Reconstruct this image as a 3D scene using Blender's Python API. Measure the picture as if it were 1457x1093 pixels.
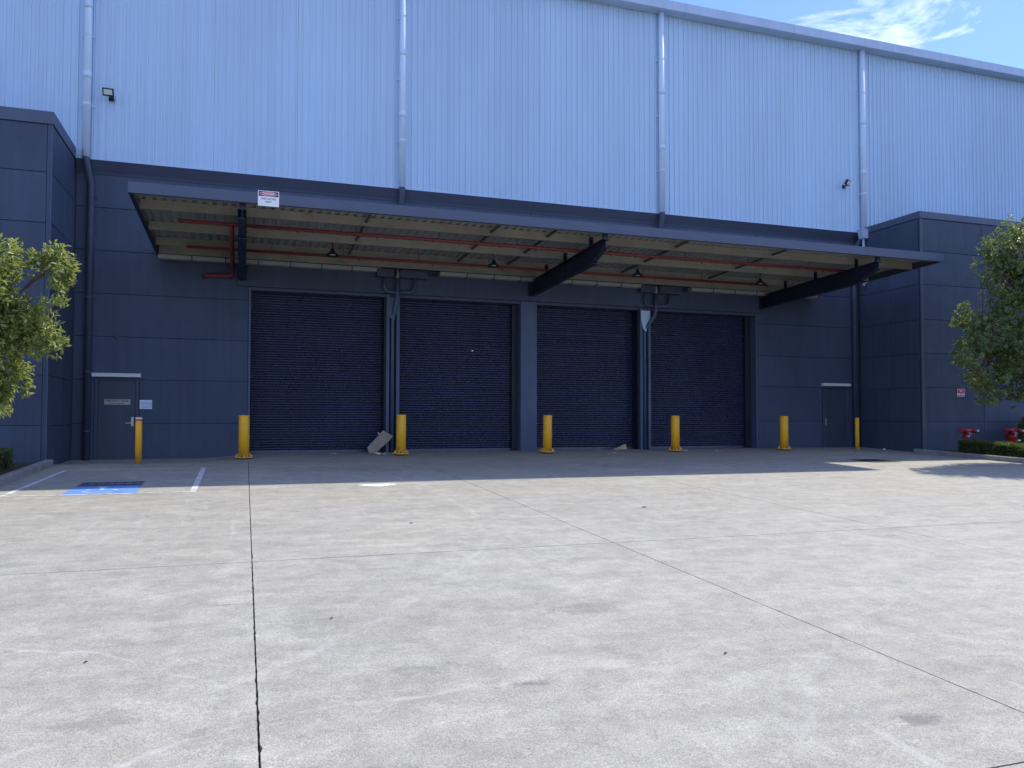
import bpy, math, random
import numpy as np
from mathutils import Vector, Matrix

# ------------------------------------------------------------------ clear
for o in list(bpy.data.objects):
    bpy.data.objects.remove(o, do_unlink=True)
scene = bpy.context.scene
COL = scene.collection
R = math.radians

# ------------------------------------------------------------------ camera
cam_d = bpy.data.cameras.new('camera')
cam = bpy.data.objects.new('camera', cam_d)
COL.objects.link(cam)
cam.location = (0.0, -22.5, 0.788)
YAW, PITCH, ROLL = R(18.67), math.atan(0.032), 0.0015
cam.rotation_mode = 'XYZ'
_m = Matrix.Rotation(-YAW, 4, 'Z') @ Matrix.Rotation(math.pi / 2 + PITCH, 4, 'X') @ Matrix.Rotation(ROLL, 4, 'Z')
cam.rotation_euler = _m.to_euler('XYZ')
cam_d.sensor_fit = 'HORIZONTAL'
cam_d.sensor_width = 36.0
cam_d.lens = 36.0 * 1123.0 / 1457.0
cam_d.shift_y = 15.6 / 1457.0
cam_d.clip_start = 0.05
cam_d.clip_end = 4000.0
scene.camera = cam

# ------------------------------------------------------------------ sun and sky
SUNV = Vector((0.72, 0.325, 1.0)).normalized()
SUN_EL = math.asin(SUNV.z)
SUN_AZ = math.atan2(SUNV.x, SUNV.y)          # from +Y towards +X
sun_d = bpy.data.lights.new('sun', 'SUN')
sun_d.energy = 2.9
sun_d.angle = R(1.3)
sun_d.color = (1.0, 0.93, 0.80)
sun = bpy.data.objects.new('sun', sun_d)
COL.objects.link(sun)
sun.location = (20, 30, 60)
sun.rotation_euler = SUNV.to_track_quat('Z', 'Y').to_euler()

world = bpy.data.worlds.new('World')
scene.world = world
world.use_nodes = True
wn, wl = world.node_tree.nodes, world.node_tree.links
wn.clear()
w_out = wn.new('ShaderNodeOutputWorld')
w_bg = wn.new('ShaderNodeBackground')
sky = wn.new('ShaderNodeTexSky')
sky.sky_type = 'NISHITA'
sky.sun_disc = False
sky.sun_elevation = SUN_EL
sky.sun_rotation = SUN_AZ
sky.air_density = 1.0
sky.dust_density = 0.3
sky.ozone_density = 2.0
w_bg.inputs['Strength'].default_value = 0.15
# wispy clouds spread over the whole sky
tc = wn.new('ShaderNodeTexCoord')
sep = wn.new('ShaderNodeSeparateXYZ')
wl.new(tc.outputs['Generated'], sep.inputs[0])
zc = wn.new('ShaderNodeMath'); zc.operation = 'MAXIMUM'; zc.inputs[1].default_value = 0.06
wl.new(sep.outputs['Z'], zc.inputs[0])
dx = wn.new('ShaderNodeMath'); dx.operation = 'DIVIDE'
dy = wn.new('ShaderNodeMath'); dy.operation = 'DIVIDE'
wl.new(sep.outputs['X'], dx.inputs[0]); wl.new(zc.outputs[0], dx.inputs[1])
wl.new(sep.outputs['Y'], dy.inputs[0]); wl.new(zc.outputs[0], dy.inputs[1])
comb = wn.new('ShaderNodeCombineXYZ')
wl.new(dx.outputs[0], comb.inputs[0]); wl.new(dy.outputs[0], comb.inputs[1])
cmap = wn.new('ShaderNodeMapping')
cmap.inputs['Location'].default_value = (3.3, 1.7, 0)
cmap.inputs['Rotation'].default_value = (0, 0, R(35))
cmap.inputs['Scale'].default_value = (1.0, 1.9, 1.0)
wl.new(comb.outputs[0], cmap.inputs[0])
cn = wn.new('ShaderNodeTexNoise')
cn.inputs['Scale'].default_value = 1.35
cn.inputs['Detail'].default_value = 9.0
cn.inputs['Roughness'].default_value = 0.62
cn.inputs['Distortion'].default_value = 0.7
wl.new(cmap.outputs[0], cn.inputs['Vector'])
cr = wn.new('ShaderNodeValToRGB')
cr.color_ramp.elements[0].position = 0.50
cr.color_ramp.elements[0].color = (0, 0, 0, 1)
cr.color_ramp.elements[1].position = 0.72
cr.color_ramp.elements[1].color = (1, 1, 1, 1)
wl.new(cn.outputs['Fac'], cr.inputs[0])
cmix = wn.new('ShaderNodeMix'); cmix.data_type = 'RGBA'
cmix.inputs['B'].default_value = (9.0, 9.2, 9.6, 1)
wl.new(cr.outputs['Color'], cmix.inputs['Factor'])
tint = wn.new('ShaderNodeMix'); tint.data_type = 'RGBA'; tint.blend_type = 'MULTIPLY'
tint.inputs['Factor'].default_value = 1.0
tint.inputs['B'].default_value = (0.53, 0.63, 1.00, 1)
wl.new(sky.outputs['Color'], tint.inputs['A'])
wl.new(tint.outputs['Result'], cmix.inputs['A'])
wl.new(cmix.outputs['Result'], w_bg.inputs['Color'])
wl.new(w_bg.outputs[0], w_out.inputs[0])

# ------------------------------------------------------------------ exposure
scene.view_settings.view_transform = 'Standard'
scene.view_settings.look = 'None'
scene.view_settings.gamma = 1.0
scene.view_settings.use_curve_mapping = False
scene.view_settings.exposure = 0.80
scene.render.engine = 'CYCLES'
scene.cycles.sample_clamp_indirect = 4.0
scene.render.resolution_x = 1024
scene.render.resolution_y = 768

rng = random.Random(7)

# ================================================================== materials
MATS = {}


def new_mat(name):
    m = bpy.data.materials.new(name)
    m.use_nodes = True
    nt = m.node_tree
    return m, nt, nt.nodes['Principled BSDF']


def N(nt, kind, **kw):
    n = nt.nodes.new(kind)
    for k, v in kw.items():
        if k in n.inputs:
            n.inputs[k].default_value = v
        else:
            setattr(n, k, v)
    return n


def noise(nt, vec, scale, detail=4.0, rough=0.55, dist=0.0):
    n = N(nt, 'ShaderNodeTexNoise')
    n.inputs['Scale'].default_value = scale
    n.inputs['Detail'].default_value = detail
    n.inputs['Roughness'].default_value = rough
    n.inputs['Distortion'].default_value = dist
    if vec is not None:
        nt.links.new(vec, n.inputs['Vector'])
    return n.outputs['Fac']


def mrange(nt, v, a, b, c, d):
    n = N(nt, 'ShaderNodeMapRange')
    n.inputs['From Min'].default_value = a
    n.inputs['From Max'].default_value = b
    n.inputs['To Min'].default_value = c
    n.inputs['To Max'].default_value = d
    nt.links.new(v, n.inputs['Value'])
    return n.outputs['Result']


def mth(nt, op, a, b=None):
    n = N(nt, 'ShaderNodeMath', operation=op)
    for i, v in enumerate((a, b)):
        if v is None:
            continue
        if isinstance(v, (int, float)):
            n.inputs[i].default_value = v
        else:
            nt.links.new(v, n.inputs[i])
    return n.outputs[0]


def mixc(nt, f, a, b, blend='MIX'):
    n = N(nt, 'ShaderNodeMix', data_type='RGBA', blend_type=blend)
    if isinstance(f, (int, float)):
        n.inputs['Factor'].default_value = f
    else:
        nt.links.new(f, n.inputs['Factor'])
    for k, v in (('A', a), ('B', b)):
        if isinstance(v, tuple):
            n.inputs[k].default_value = v if len(v) == 4 else v + (1.0,)
        else:
            nt.links.new(v, n.inputs[k])
    return n.outputs['Result']


def obj_coord(nt, scale=None, loc=None, rot=None, kind='Object'):
    t = N(nt, 'ShaderNodeTexCoord')
    if scale is None and loc is None and rot is None:
        return t.outputs[kind]
    m = N(nt, 'ShaderNodeMapping')
    if scale: m.inputs['Scale'].default_value = scale
    if loc: m.inputs['Location'].default_value = loc
    if rot: m.inputs['Rotation'].default_value = rot
    nt.links.new(t.outputs[kind], m.inputs[0])
    return m.outputs[0]


def world_coord(nt, scale=None, rot=None):
    g = N(nt, 'ShaderNodeNewGeometry')
    if scale is None and rot is None:
        return g.outputs['Position']
    m = N(nt, 'ShaderNodeMapping')
    if scale: m.inputs['Scale'].default_value = scale
    if rot: m.inputs['Rotation'].default_value = rot
    nt.links.new(g.outputs['Position'], m.inputs[0])
    return m.outputs[0]


def paint(name, col, rough=0.5, metal=0.0, var=0.10, vscale=(1.2, 1.2, 0.5), spec=0.5, streak=0.0, bump=0.0, bscale=60.0, pervar=0.0):
    """Painted or metal surface with soft grime and slight tonal drift."""
    m, nt, b = new_mat(name)
    p = world_coord(nt, vscale)
    n1 = noise(nt, p, 1.0, 5.0, 0.6)
    f = mrange(nt, n1, 0.3, 0.7, 1.0 - var, 1.0 + var)
    if streak > 0:
        ps = world_coord(nt, (7.0, 7.0, 0.25))
        ns = noise(nt, ps, 1.0, 4.0, 0.65)
        f2 = mrange(nt, ns, 0.35, 0.7, 1.0 + streak * .3, 1.0 - streak)
        f = mth(nt, 'MULTIPLY', f, f2)
    if pervar > 0:
        oi = N(nt, 'ShaderNodeObjectInfo')
        f = mth(nt, 'MULTIPLY', f, mrange(nt, oi.outputs['Random'], 0, 1, 1 - pervar, 1 + pervar))
    cc = N(nt, 'ShaderNodeCombineColor')
    for i in range(3):
        nt.links.new(mth(nt, 'MULTIPLY', f, col[i]), cc.inputs[i])
    nt.links.new(cc.outputs[0], b.inputs['Base Color'])
    r1 = mrange(nt, noise(nt, world_coord(nt, (3, 3, 3)), 1.0, 4.0), 0.3, 0.7, rough - 0.07, rough + 0.09)
    nt.links.new(r1, b.inputs['Roughness'])
    b.inputs['Metallic'].default_value = metal
    b.inputs['Specular IOR Level'].default_value = spec
    if bump > 0:
        bp = N(nt, 'ShaderNodeBump')
        bp.inputs['Strength'].default_value = bump
        bp.inputs['Distance'].default_value = 0.01
        nt.links.new(noise(nt, world_coord(nt), bscale, 4.0), bp.inputs['Height'])
        nt.links.new(bp.outputs[0], b.inputs['Normal'])
    MATS[name] = m
    return m


paint('cladding_paint', (0.52, 0.685, 0.84), 0.48, 0.0, 0.05, (0.35, 0.35, 0.12), streak=0.06, pervar=0.022, spec=0.35)
paint('pipe_paint_light', (0.62, 0.77, 0.90), 0.6, 0.0, 0.05, streak=0.10, spec=0.25)
paint('trim_light', (0.48, 0.60, 0.78), 0.45, 0.0, 0.05)
paint('gutter_paint', (0.47, 0.60, 0.76), 0.4, 0.0, 0.06, streak=0.05)
paint('wall_dark', (0.061, 0.083, 0.130), 0.60, 0.0, 0.13, (0.7, 0.7, 0.35), spec=0.35, streak=0.13, bump=0.08, bscale=35, pervar=0.08)
paint('trim_dark', (0.054, 0.070, 0.110), 0.5, 0.0, 0.08)
paint('fascia_dark', (0.072, 0.094, 0.148), 0.45, 0.0, 0.06)
paint('door_dark', (0.050, 0.066, 0.104), 0.48, 0.0, 0.08, streak=0.08)
paint('roller_paint', (0.045, 0.052, 0.105), 0.25, 0.0, 0.12, (0.8, 0.8, 0.8), streak=0.12, spec=0.9)
paint('roller_edge', (0.012, 0.014, 0.026), 0.5, 0.0, 0.1)
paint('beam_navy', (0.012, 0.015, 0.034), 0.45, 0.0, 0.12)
paint('column_blue', (0.072, 0.100, 0.162), 0.5, 0.0, 0.08)
paint('galv', (0.31, 0.295, 0.245), 0.5, 0.35, 0.16, (2.0, 2.0, 2.0))
paint('galv_sheet', (0.30, 0.31, 0.29), 0.45, 0.35, 0.14, (1.5, 1.5, 1.5))
paint('galv_dark', (0.08, 0.085, 0.09), 0.5, 0.3, 0.1)
paint('gutter_pale', (0.38, 0.38, 0.35), 0.5, 0.1, 0.1)
paint('pipe_red', (0.20, 0.030, 0.030), 0.42, 0.0, 0.12)
paint('hydrant_red', (0.36, 0.018, 0.022), 0.38, 0.0, 0.12, (8, 8, 8))
paint('bollard_yellow', (0.96, 0.50, 0.022), 0.42, 0.0, 0.07, (5, 5, 5), streak=0.10)
paint('band_red', (0.55, 0.06, 0.02), 0.4)
paint('band_white', (0.75, 0.75, 0.7), 0.4)
paint('black_rubber', (0.015, 0.015, 0.017), 0.7)
paint('lamp_black', (0.012, 0.013, 0.017), 0.4)
paint('steel', (0.55, 0.56, 0.58), 0.3, 0.9, 0.05)
paint('sign_white', (0.82, 0.84, 0.86), 0.4, 0.0, 0.03)
paint('sign_red', (0.60, 0.012, 0.06), 0.4, 0.0, 0.04)
paint('sign_black', (0.015, 0.014, 0.02), 0.45, 0.0, 0.05)
paint('sign_silver', (0.42, 0.43, 0.42), 0.35, 0.5, 0.05)
paint('sign_paper', (0.70, 0.80, 0.95), 0.6, 0.0, 0.03)
paint('paper_print', (0.32, 0.42, 0.66), 0.6, 0.0, 0.1)
paint('cardboard', (0.36, 0.30, 0.215), 0.85, 0.0, 0.12, (6, 6, 6))
paint('cardboard_edge', (0.50, 0.47, 0.40), 0.85, 0.0, 0.1, (6, 6, 6))
paint('litter_white', (0.72, 0.74, 0.78), 0.7, 0.0, 0.1, (20, 20, 20))
paint('litter_tan', (0.55, 0.42, 0.26), 0.8, 0.0, 0.15, (20, 20, 20))
paint('kerb_concrete', (0.27, 0.265, 0.25), 0.85, 0.0, 0.25, (3, 3, 3), bump=0.3, bscale=40)
paint('hood_white', (0.70, 0.74, 0.72), 0.45, 0.0, 0.05)
paint('drain_iron', (0.05, 0.055, 0.065), 0.55, 0.5, 0.2, (8, 8, 8))
paint('soil', (0.060, 0.042, 0.028), 0.95, 0.0, 0.35, (9, 9, 9), bump=0.6, bscale=30)
paint('bark', (0.13, 0.10, 0.075), 0.9, 0.0, 0.3, (9, 9, 3), bump=0.6, bscale=30)
paint('roof_steel', (0.33, 0.36, 0.40), 0.4, 0.2, 0.06)
paint('dry_leaf', (0.045, 0.03, 0.018), 0.8, 0.0, 0.2)


def mat_glass_lamp():
    m, nt, b = new_mat('lamp_glass')
    b.inputs['Base Color'].default_value = (0.72, 0.74, 0.70, 1)
    b.inputs['Roughness'].default_value = 0.12
    MATS['lamp_glass'] = m


mat_glass_lamp()


def mat_concrete():
    m, nt, b = new_mat('concrete')
    P = world_coord(nt)
    big = noise(nt, P, 0.16, 4.0, 0.6, 0.4)
    mid = noise(nt, world_coord(nt, (0.8, 1.5, 1.0), (0, 0, 0.25)), 1.7, 7.0, 0.66, 0.6)
    blot = noise(nt, P, 5.2, 7.0, 0.70, 0.3)
    fine = noise(nt, P, 38.0, 5.0, 0.7)
    speck = noise(nt, P, 120.0, 3.0, 0.65)
    f = mrange(nt, big, 0.3, 0.7, 0.93, 1.06)
    f = mth(nt, 'MULTIPLY', f, mrange(nt, mid, 0.3, 0.72, 0.82, 1.16))
    f = mth(nt, 'MULTIPLY', f, mrange(nt, blot, 0.3, 0.72, 0.83, 1.16))
    f = mth(nt, 'MULTIPLY', f, mrange(nt, fine, 0.3, 0.7, 0.84, 1.14))
    f = mth(nt, 'MULTIPLY', f, mrange(nt, speck, 0.32, 0.68, 0.62, 1.32))
    col = mixc(nt, mrange(nt, noise(nt, P, 0.45, 5.0, 0.6), 0.35, 0.7, 0, 1), (0.374, 0.366, 0.318), (0.378, 0.361, 0.302))
    cc = N(nt, 'ShaderNodeSeparateColor')
    nt.links.new(col, cc.inputs[0])
    c2 = N(nt, 'ShaderNodeCombineColor')
    for i in range(3):
        nt.links.new(mth(nt, 'MULTIPLY', f, cc.outputs[i]), c2.inputs[i])
    cur = c2.outputs[0]
    # pale scrape marks: two sets of thin streaks broken up by a coarser mask
    for rot, sc, off, lo in ((0.55, (3.6, 0.24, 1), 0.0, 0.665), (-0.75, (4.4, 0.30, 1), 3.0, 0.67), (1.30, (2.8, 0.2, 1), 8.0, 0.68)):
        s = noise(nt, world_coord(nt, sc, (0, 0, rot)), 2.1, 3.0, 0.55, 0.25)
        mask = noise(nt, P, 0.55 + off * 0.02, 3.0)
        k = mth(nt, 'MULTIPLY', mrange(nt, s, lo - 0.03, lo + 0.10, 0, 1), mrange(nt, mask, 0.46, 0.66, 0, 0.36))
        cur = mixc(nt, k, cur, (0.56, 0.56, 0.545))
    # faint dark tyre smears
    t = noise(nt, world_coord(nt, (0.35, 2.6, 1), (0, 0, 0.35)), 1.3, 5.0, 0.6, 0.4)
    cur = mixc(nt, mrange(nt, t, 0.57, 0.78, 0.0, 0.50), cur, (0.22, 0.22, 0.225))
    # tyre arcs: thin bands of large circles, patchy along their length
    brk = noise(nt, P, 0.8, 4.0, 0.6)
    for (ax_, ay_, rad_, wd_, amt_, colr) in ((12.0, -24.0, 12.6, .10, .30, (0.20, 0.20, 0.20)), (12.0, -24.0, 14.5, .09, .26, (0.20, 0.20, 0.20)),
                                             (-9.0, -22.0, 11.4, .09, .28, (0.21, 0.21, 0.21)), (20.0, -16.0, 12.4, .10, .25, (0.2, 0.2, 0.2)),
                                             (3.0, -30.0, 16.0, .07, .35, (0.52, 0.515, 0.49)), (-6.0, -10.5, 9.2, .05, .45, (0.54, 0.535, 0.51)), (9.5, -24.5, 8.6, .045, .45, (0.54, 0.535, 0.51)),
                                             (-3.2, -20.0, 3.95, .03, .55, (0.56, 0.555, 0.53)), (1.9, -24.0, 6.1, .03, .5, (0.56, 0.555, 0.53))):
        d = N(nt, 'ShaderNodeVectorMath', operation='SUBTRACT')
        nt.links.new(P, d.inputs[0]); d.inputs[1].default_value = (ax_, ay_, 0)
        d2 = N(nt, 'ShaderNodeVectorMath', operation='MULTIPLY')
        nt.links.new(d.outputs[0], d2.inputs[0]); d2.inputs[1].default_value = (1, 1, 0)
        ln = N(nt, 'ShaderNodeVectorMath', operation='LENGTH')
        nt.links.new(d2.outputs[0], ln.inputs[0])
        q = mth(nt, 'ABSOLUTE', mth(nt, 'SUBTRACT', mth(nt, 'ADD', ln.outputs['Value'], mrange(nt, brk, 0.3, 0.7, -0.10, 0.10)), rad_))
        k = mth(nt, 'MULTIPLY', mrange(nt, q, wd_, wd_ * 0.3, 0.0, amt_), mrange(nt, noise(nt, P, 1.1 + rad_ * .03, 5.0, 0.7), 0.44, 0.62, 0.0, 1.0))
        k = mth(nt, 'MULTIPLY', k, mrange(nt, blot, 0.35, 0.6, 0.3, 1.0))
        cur = mixc(nt, k, cur, colr)
    # oil and damp spots of their own shape
    for (sx, sy, rx, ry, amt) in ((-0.10, -15.71, .17, .010, .9), (1.59, -18.02, .15, .05, .8), (3.42, -19.12, .14, .07, .65), (1.05, -17.6, .22, .10, .35),
                                  (0.62, -18.9, .16, .08, .55), (7.63, -14.58, .16, .16, .25), (-0.7, -17.9, .3, .12, .3),
                                  (2.7, -16.6, .35, .16, .3), (0.24, -18.85, .09, .10, .6), (-0.02, -18.6, .16, .12, .28),
                                  (5.9, -12.6, .5, .25, .2), (-2.2, -3.0, .9, .35, .35), (9.0, -5.0, 1.6, .7, .22), (2.0, -4.6, 1.8, .6, .2)):
        d = N(nt, 'ShaderNodeVectorMath', operation='SUBTRACT')
        nt.links.new(P, d.inputs[0]); d.inputs[1].default_value = (sx, sy, 0)
        d2 = N(nt, 'ShaderNodeVectorMath', operation='MULTIPLY')
        nt.links.new(d.outputs[0], d2.inputs[0]); d2.inputs[1].default_value = (1 / rx, 1 / ry, 0)
        ln = N(nt, 'ShaderNodeVectorMath', operation='LENGTH')
        nt.links.new(d2.outputs[0], ln.inputs[0])
        q = mth(nt, 'ADD', ln.outputs['Value'], mth(nt, 'ADD', mrange(nt, blot, 0.3, 0.7, -0.7, 0.7), mrange(nt, fine, 0.3, 0.7, -0.3, 0.3)))
        cur = mixc(nt, mrange(nt, q, 1.15, 0.35, 0.0, amt), cur, (0.14, 0.14, 0.14))
    nt.links.new(cur, b.inputs['Base Color'])
    nt.links.new(mrange(nt, mid, 0.3, 0.7, 0.72, 0.9), b.inputs['Roughness'])
    b.inputs['Specular IOR Level'].default_value = 0.3
    bp = N(nt, 'ShaderNodeBump')
    bp.inputs['Strength'].default_value = 0.45
    bp.inputs['Distance'].default_value = 0.004
    hh = mth(nt, 'ADD', fine, mth(nt, 'MULTIPLY', speck, 0.8))
    nt.links.new(hh, bp.inputs['Height'])
    nt.links.new(bp.outputs[0], b.inputs['Normal'])
    MATS['concrete'] = m


mat_concrete()


def mat_road_paint(name, col, wear, under=(0.33, 0.32, 0.285), scale=9.0):
    """Worn pavement paint: concrete shows where it has rubbed off."""
    m, nt, b = new_mat(name)
    P = world_coord(nt)
    n1 = noise(nt, P, scale, 6.0, 0.7)
    n2 = noise(nt, world_coord(nt, (0.6, 2.5, 1)), 3.0, 5.0, 0.65)
    k = mth(nt, 'ADD', mth(nt, 'MULTIPLY', n1, 0.6), mth(nt, 'MULTIPLY', n2, 0.4))
    f = mrange(nt, k, wear, wear + 0.10, 0.0, 1.0)
    c = mixc(nt, f, col, under)
    nt.links.new(c, b.inputs['Base Color'])
    b.inputs['Roughness'].default_value = 0.75
    MATS[name] = m


mat_road_paint('paint_white', (0.70, 0.71, 0.72), 0.50)
mat_road_paint('paint_white_fresh', (0.85, 0.86, 0.88), 0.70)
mat_road_paint('paint_white_thin', (0.66, 0.66, 0.64), 0.50)
mat_road_paint('paint_blue', (0.085, 0.27, 0.70), 0.47, (0.20, 0.27, 0.38))
mat_road_paint('paint_dark', (0.055, 0.07, 0.125), 0.60, (0.12, 0.14, 0.19))
mat_road_paint('paint_symbol', (0.58, 0.68, 0.82), 0.455, (0.075, 0.25, 0.72))


def mat_leaf(name, c1, c2, c3, trans=0.35, rough=0.42):
    m, nt, b = new_mat(name)
    nt.nodes.remove(b)
    out = [n for n in nt.nodes if n.type == 'OUTPUT_MATERIAL'][0]
    P = world_coord(nt)
    g = N(nt, 'ShaderNodeNewGeometry')
    r = g.outputs['Random Per Island']
    a = mixc(nt, r, c1, c2)
    c = mixc(nt, mrange(nt, noise(nt, P, 1.6, 3.0), 0.4, 0.65, 0, 0.7), a, c3)
    p = N(nt, 'ShaderNodeBsdfPrincipled')
    nt.links.new(c, p.inputs['Base Color'])
    p.inputs['Roughness'].default_value = rough
    p.inputs['Specular IOR Level'].default_value = 0.45
    t = N(nt, 'ShaderNodeBsdfTranslucent')
    tc_ = mixc(nt, 0.5, c, (c2[0] * 1.3, c2[1] * 1.3, c2[2] * .6))
    nt.links.new(tc_, t.inputs['Color'])
    mx = N(nt, 'ShaderNodeMixShader')
    mx.inputs[0].default_value = trans
    nt.links.new(p.outputs[0], mx.inputs[1]); nt.links.new(t.outputs[0], mx.inputs[2])
    nt.links.new(mx.outputs[0], out.inputs[0])
    MATS[name] = m


mat_leaf('leaf_light', (0.17, 0.24, 0.060), (0.38, 0.42, 0.15), (0.12, 0.185, 0.055), 0.42)
mat_leaf('leaf_dark', (0.10, 0.165, 0.060), (0.25, 0.31, 0.105), (0.075, 0.135, 0.052), 0.38)
mat_leaf('leaf_hedge', (0.075, 0.125, 0.028), (0.18, 0.22, 0.05), (0.06, 0.105, 0.026), 0.35)
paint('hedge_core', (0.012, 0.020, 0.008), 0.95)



def mat_yellow():
    m, nt, b = new_mat('bollard_yellow')
    P = world_coord(nt)
    base = mixc(nt, mrange(nt, noise(nt, P, 4.0, 5.0, 0.6), 0.35, 0.7, 0, 1), (1.0, 0.51, 0.018), (0.94, 0.45, 0.022))
    sc = noise(nt, world_coord(nt, (9, 9, 2.2), (0.5, 0.3, 0)), 3.0, 6.0, 0.7)
    base = mixc(nt, mrange(nt, sc, 0.63, 0.70, 0, 0.75), base, (0.20, 0.10, 0.035))
    sp = N(nt, 'ShaderNodeSeparateXYZ'); nt.links.new(P, sp.inputs[0])
    low = mth(nt, 'ADD', sp.outputs['Z'], mrange(nt, noise(nt, P, 7.0, 5.0, 0.7), 0.3, 0.7, -0.22, 0.22))
    base = mixc(nt, mrange(nt, low, 0.10, -0.18, 0.0, 0.45), base, (0.22, 0.15, 0.07))
    nt.links.new(base, b.inputs['Base Color'])
    b.inputs['Roughness'].default_value = 0.5
    MATS['bollard_yellow'] = m


mat_yellow()

# ================================================================== mesh builder


class MB:
    def __init__(self):
        self.v, self.f = [], []

    def add(self, verts, faces):
        n = len(self.v)
        self.v += [tuple(p) for p in verts]
        self.f += [tuple(i + n for i in q) for q in faces]
        return self

    def box(self, x0, x1, y0, y1, z0, z1):
        self.add([(x0, y0, z0), (x1, y0, z0), (x1, y1, z0), (x0, y1, z0), (x0, y0, z1), (x1, y0, z1), (x1, y1, z1), (x0, y1, z1)],
                 [(3, 2, 1, 0), (4, 5, 6, 7), (0, 1, 5, 4), (1, 2, 6, 5), (2, 3, 7, 6), (3, 0, 4, 7)])
        return self

    def cbox(self, x0, x1, y0, y1, z0, z1, c=0.006):
        """Box whose front (-Y) edges are chamfered."""
        self.add([(x0 + c, y0, z0 + c), (x1 - c, y0, z0 + c), (x1 - c, y0, z1 - c), (x0 + c, y0, z1 - c),
                  (x0, y0 + c, z0), (x1, y0 + c, z0), (x1, y0 + c, z1), (x0, y0 + c, z1),
                  (x0, y1, z0), (x1, y1, z0), (x1, y1, z1), (x0, y1, z1)],
                 [(0, 1, 2, 3), (4, 5, 1, 0), (5, 6, 2, 1), (6, 7, 3, 2), (7, 4, 0, 3),
                  (8, 9, 5, 4), (9, 10, 6, 5), (10, 11, 7, 6), (11, 8, 4, 7), (11, 10, 9, 8)])
        return self

    def poly_prism(self, pts, axis, a, b):
        """Closed outline pts (2D) extruded along axis from a to b."""
        n = len(pts)

        def P(u, v, w):
            return {'x': (w, u, v), 'y': (u, w, v), 'z': (u, v, w)}[axis]
        vs = [P(u, v, a) for u, v in pts] + [P(u, v, b) for u, v in pts]
        fs = [tuple(range(n))[::-1], tuple(range(n, 2 * n))]
        fs += [(i, (i + 1) % n, n + (i + 1) % n, n + i) for i in range(n)]
        self.add(vs, fs)
        return self

    def tube(self, pts, r, seg=14, cap=True):
        pts = [Vector(p) for p in pts]
        rs = r if isinstance(r, (list, tuple)) else [r] * len(pts)
        rings = []
        ref = None
        for i, p in enumerate(pts):
            if i == 0: d = pts[1] - pts[0]
            elif i == len(pts) - 1: d = pts[-1] - pts[-2]
            else: d = (pts[i + 1] - p).normalized() + (p - pts[i - 1]).normalized()
            d.normalize()
            if ref is None:
                ref = Vector((0, 0, 1)) if abs(d.z) < 0.9 else Vector((1, 0, 0))
            u = ref - d * ref.dot(d)
            if u.length < 1e-4:
                u = Vector((0, 1, 0)) - d * d.y
            u.normalize()
            ref = u
            w = d.cross(u)
            rings.append([p + (u * math.cos(2 * math.pi * k / seg) + w * math.sin(2 * math.pi * k / seg)) * rs[i] for k in range(seg)])
        vs = [q for ring in rings for q in ring]
        fs = []
        for i in range(len(rings) - 1):
            for k in range(seg):
                a, b = i * seg + k, i * seg + (k + 1) % seg
                fs.append((a, b, b + seg, a + seg))
        if cap:
            fs.append(tuple(range(seg))[::-1])
            fs.append(tuple(range((len(rings) - 1) * seg, len(rings) * seg)))
        self.add(vs, fs)
        return self

    def lathe(self, prof, cx=0, cy=0, seg=24):
        n = len(prof)
        vs = []
        for k in range(seg):
            a = 2 * math.pi * k / seg
            vs += [(cx + r * math.cos(a), cy + r * math.sin(a), z) for r, z in prof]
        fs = []
        for k in range(seg):
            for i in range(n - 1):
                a, b = k * n + i, ((k + 1) % seg) * n + i
                fs.append((a, b, b + 1, a + 1))
        fs.append(tuple(k * n for k in range(seg))[::-1])
        fs.append(tuple(k * n + n - 1 for k in range(seg)))
        self.add(vs, fs)
        return self

    def mesh(self, name, mat=None, off=(0, 0, 0), smooth=False):
        me = bpy.data.meshes.new(name)
        ox, oy, oz = off
        me.from_pydata([(x - ox, y - oy, z - oz) for x, y, z in self.v], [], self.f)
        me.update()
        if mat: me.materials.append(MATS[mat])
        if smooth:
            me.polygons.foreach_set('use_smooth', [len(p.vertices) == 4 for p in me.polygons])
        return me

    def build(self, name, mat, parent=None, smooth=False, label=None):
        off = wloc(parent) if parent else (0, 0, 0)
        o = bpy.data.objects.new(name, self.mesh(name, mat, off, smooth))
        COL.objects.link(o)
        if parent: o.parent = parent
        if label: o['label'] = label
        return o


def wloc(o):
    x = Vector((0, 0, 0))
    while o is not None:
        x += o.location
        o = o.parent
    return tuple(x)


def place(name, me, loc, parent=None, scale=None):
    o = bpy.data.objects.new(name, me)
    COL.objects.link(o)
    off = wloc(parent) if parent else (0, 0, 0)
    o.location = (loc[0] - off[0], loc[1] - off[1], loc[2] - off[2])
    if scale: o.scale = scale
    if parent: o.parent = parent
    return o


def thing(name, label, cat, loc=(0, 0, 0), group=None):
    o = bpy.data.objects.new(name, None)
    COL.objects.link(o)
    o.location = loc
    o.empty_display_size = 0.2
    return tag(o, label, cat, group)


def tag(o, label, cat, group=None):
    o['label'] = label
    o['category'] = cat
    if group: o['group'] = group
    return o


def struct(o):
    o['kind'] = 'structure'
    return o


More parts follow.
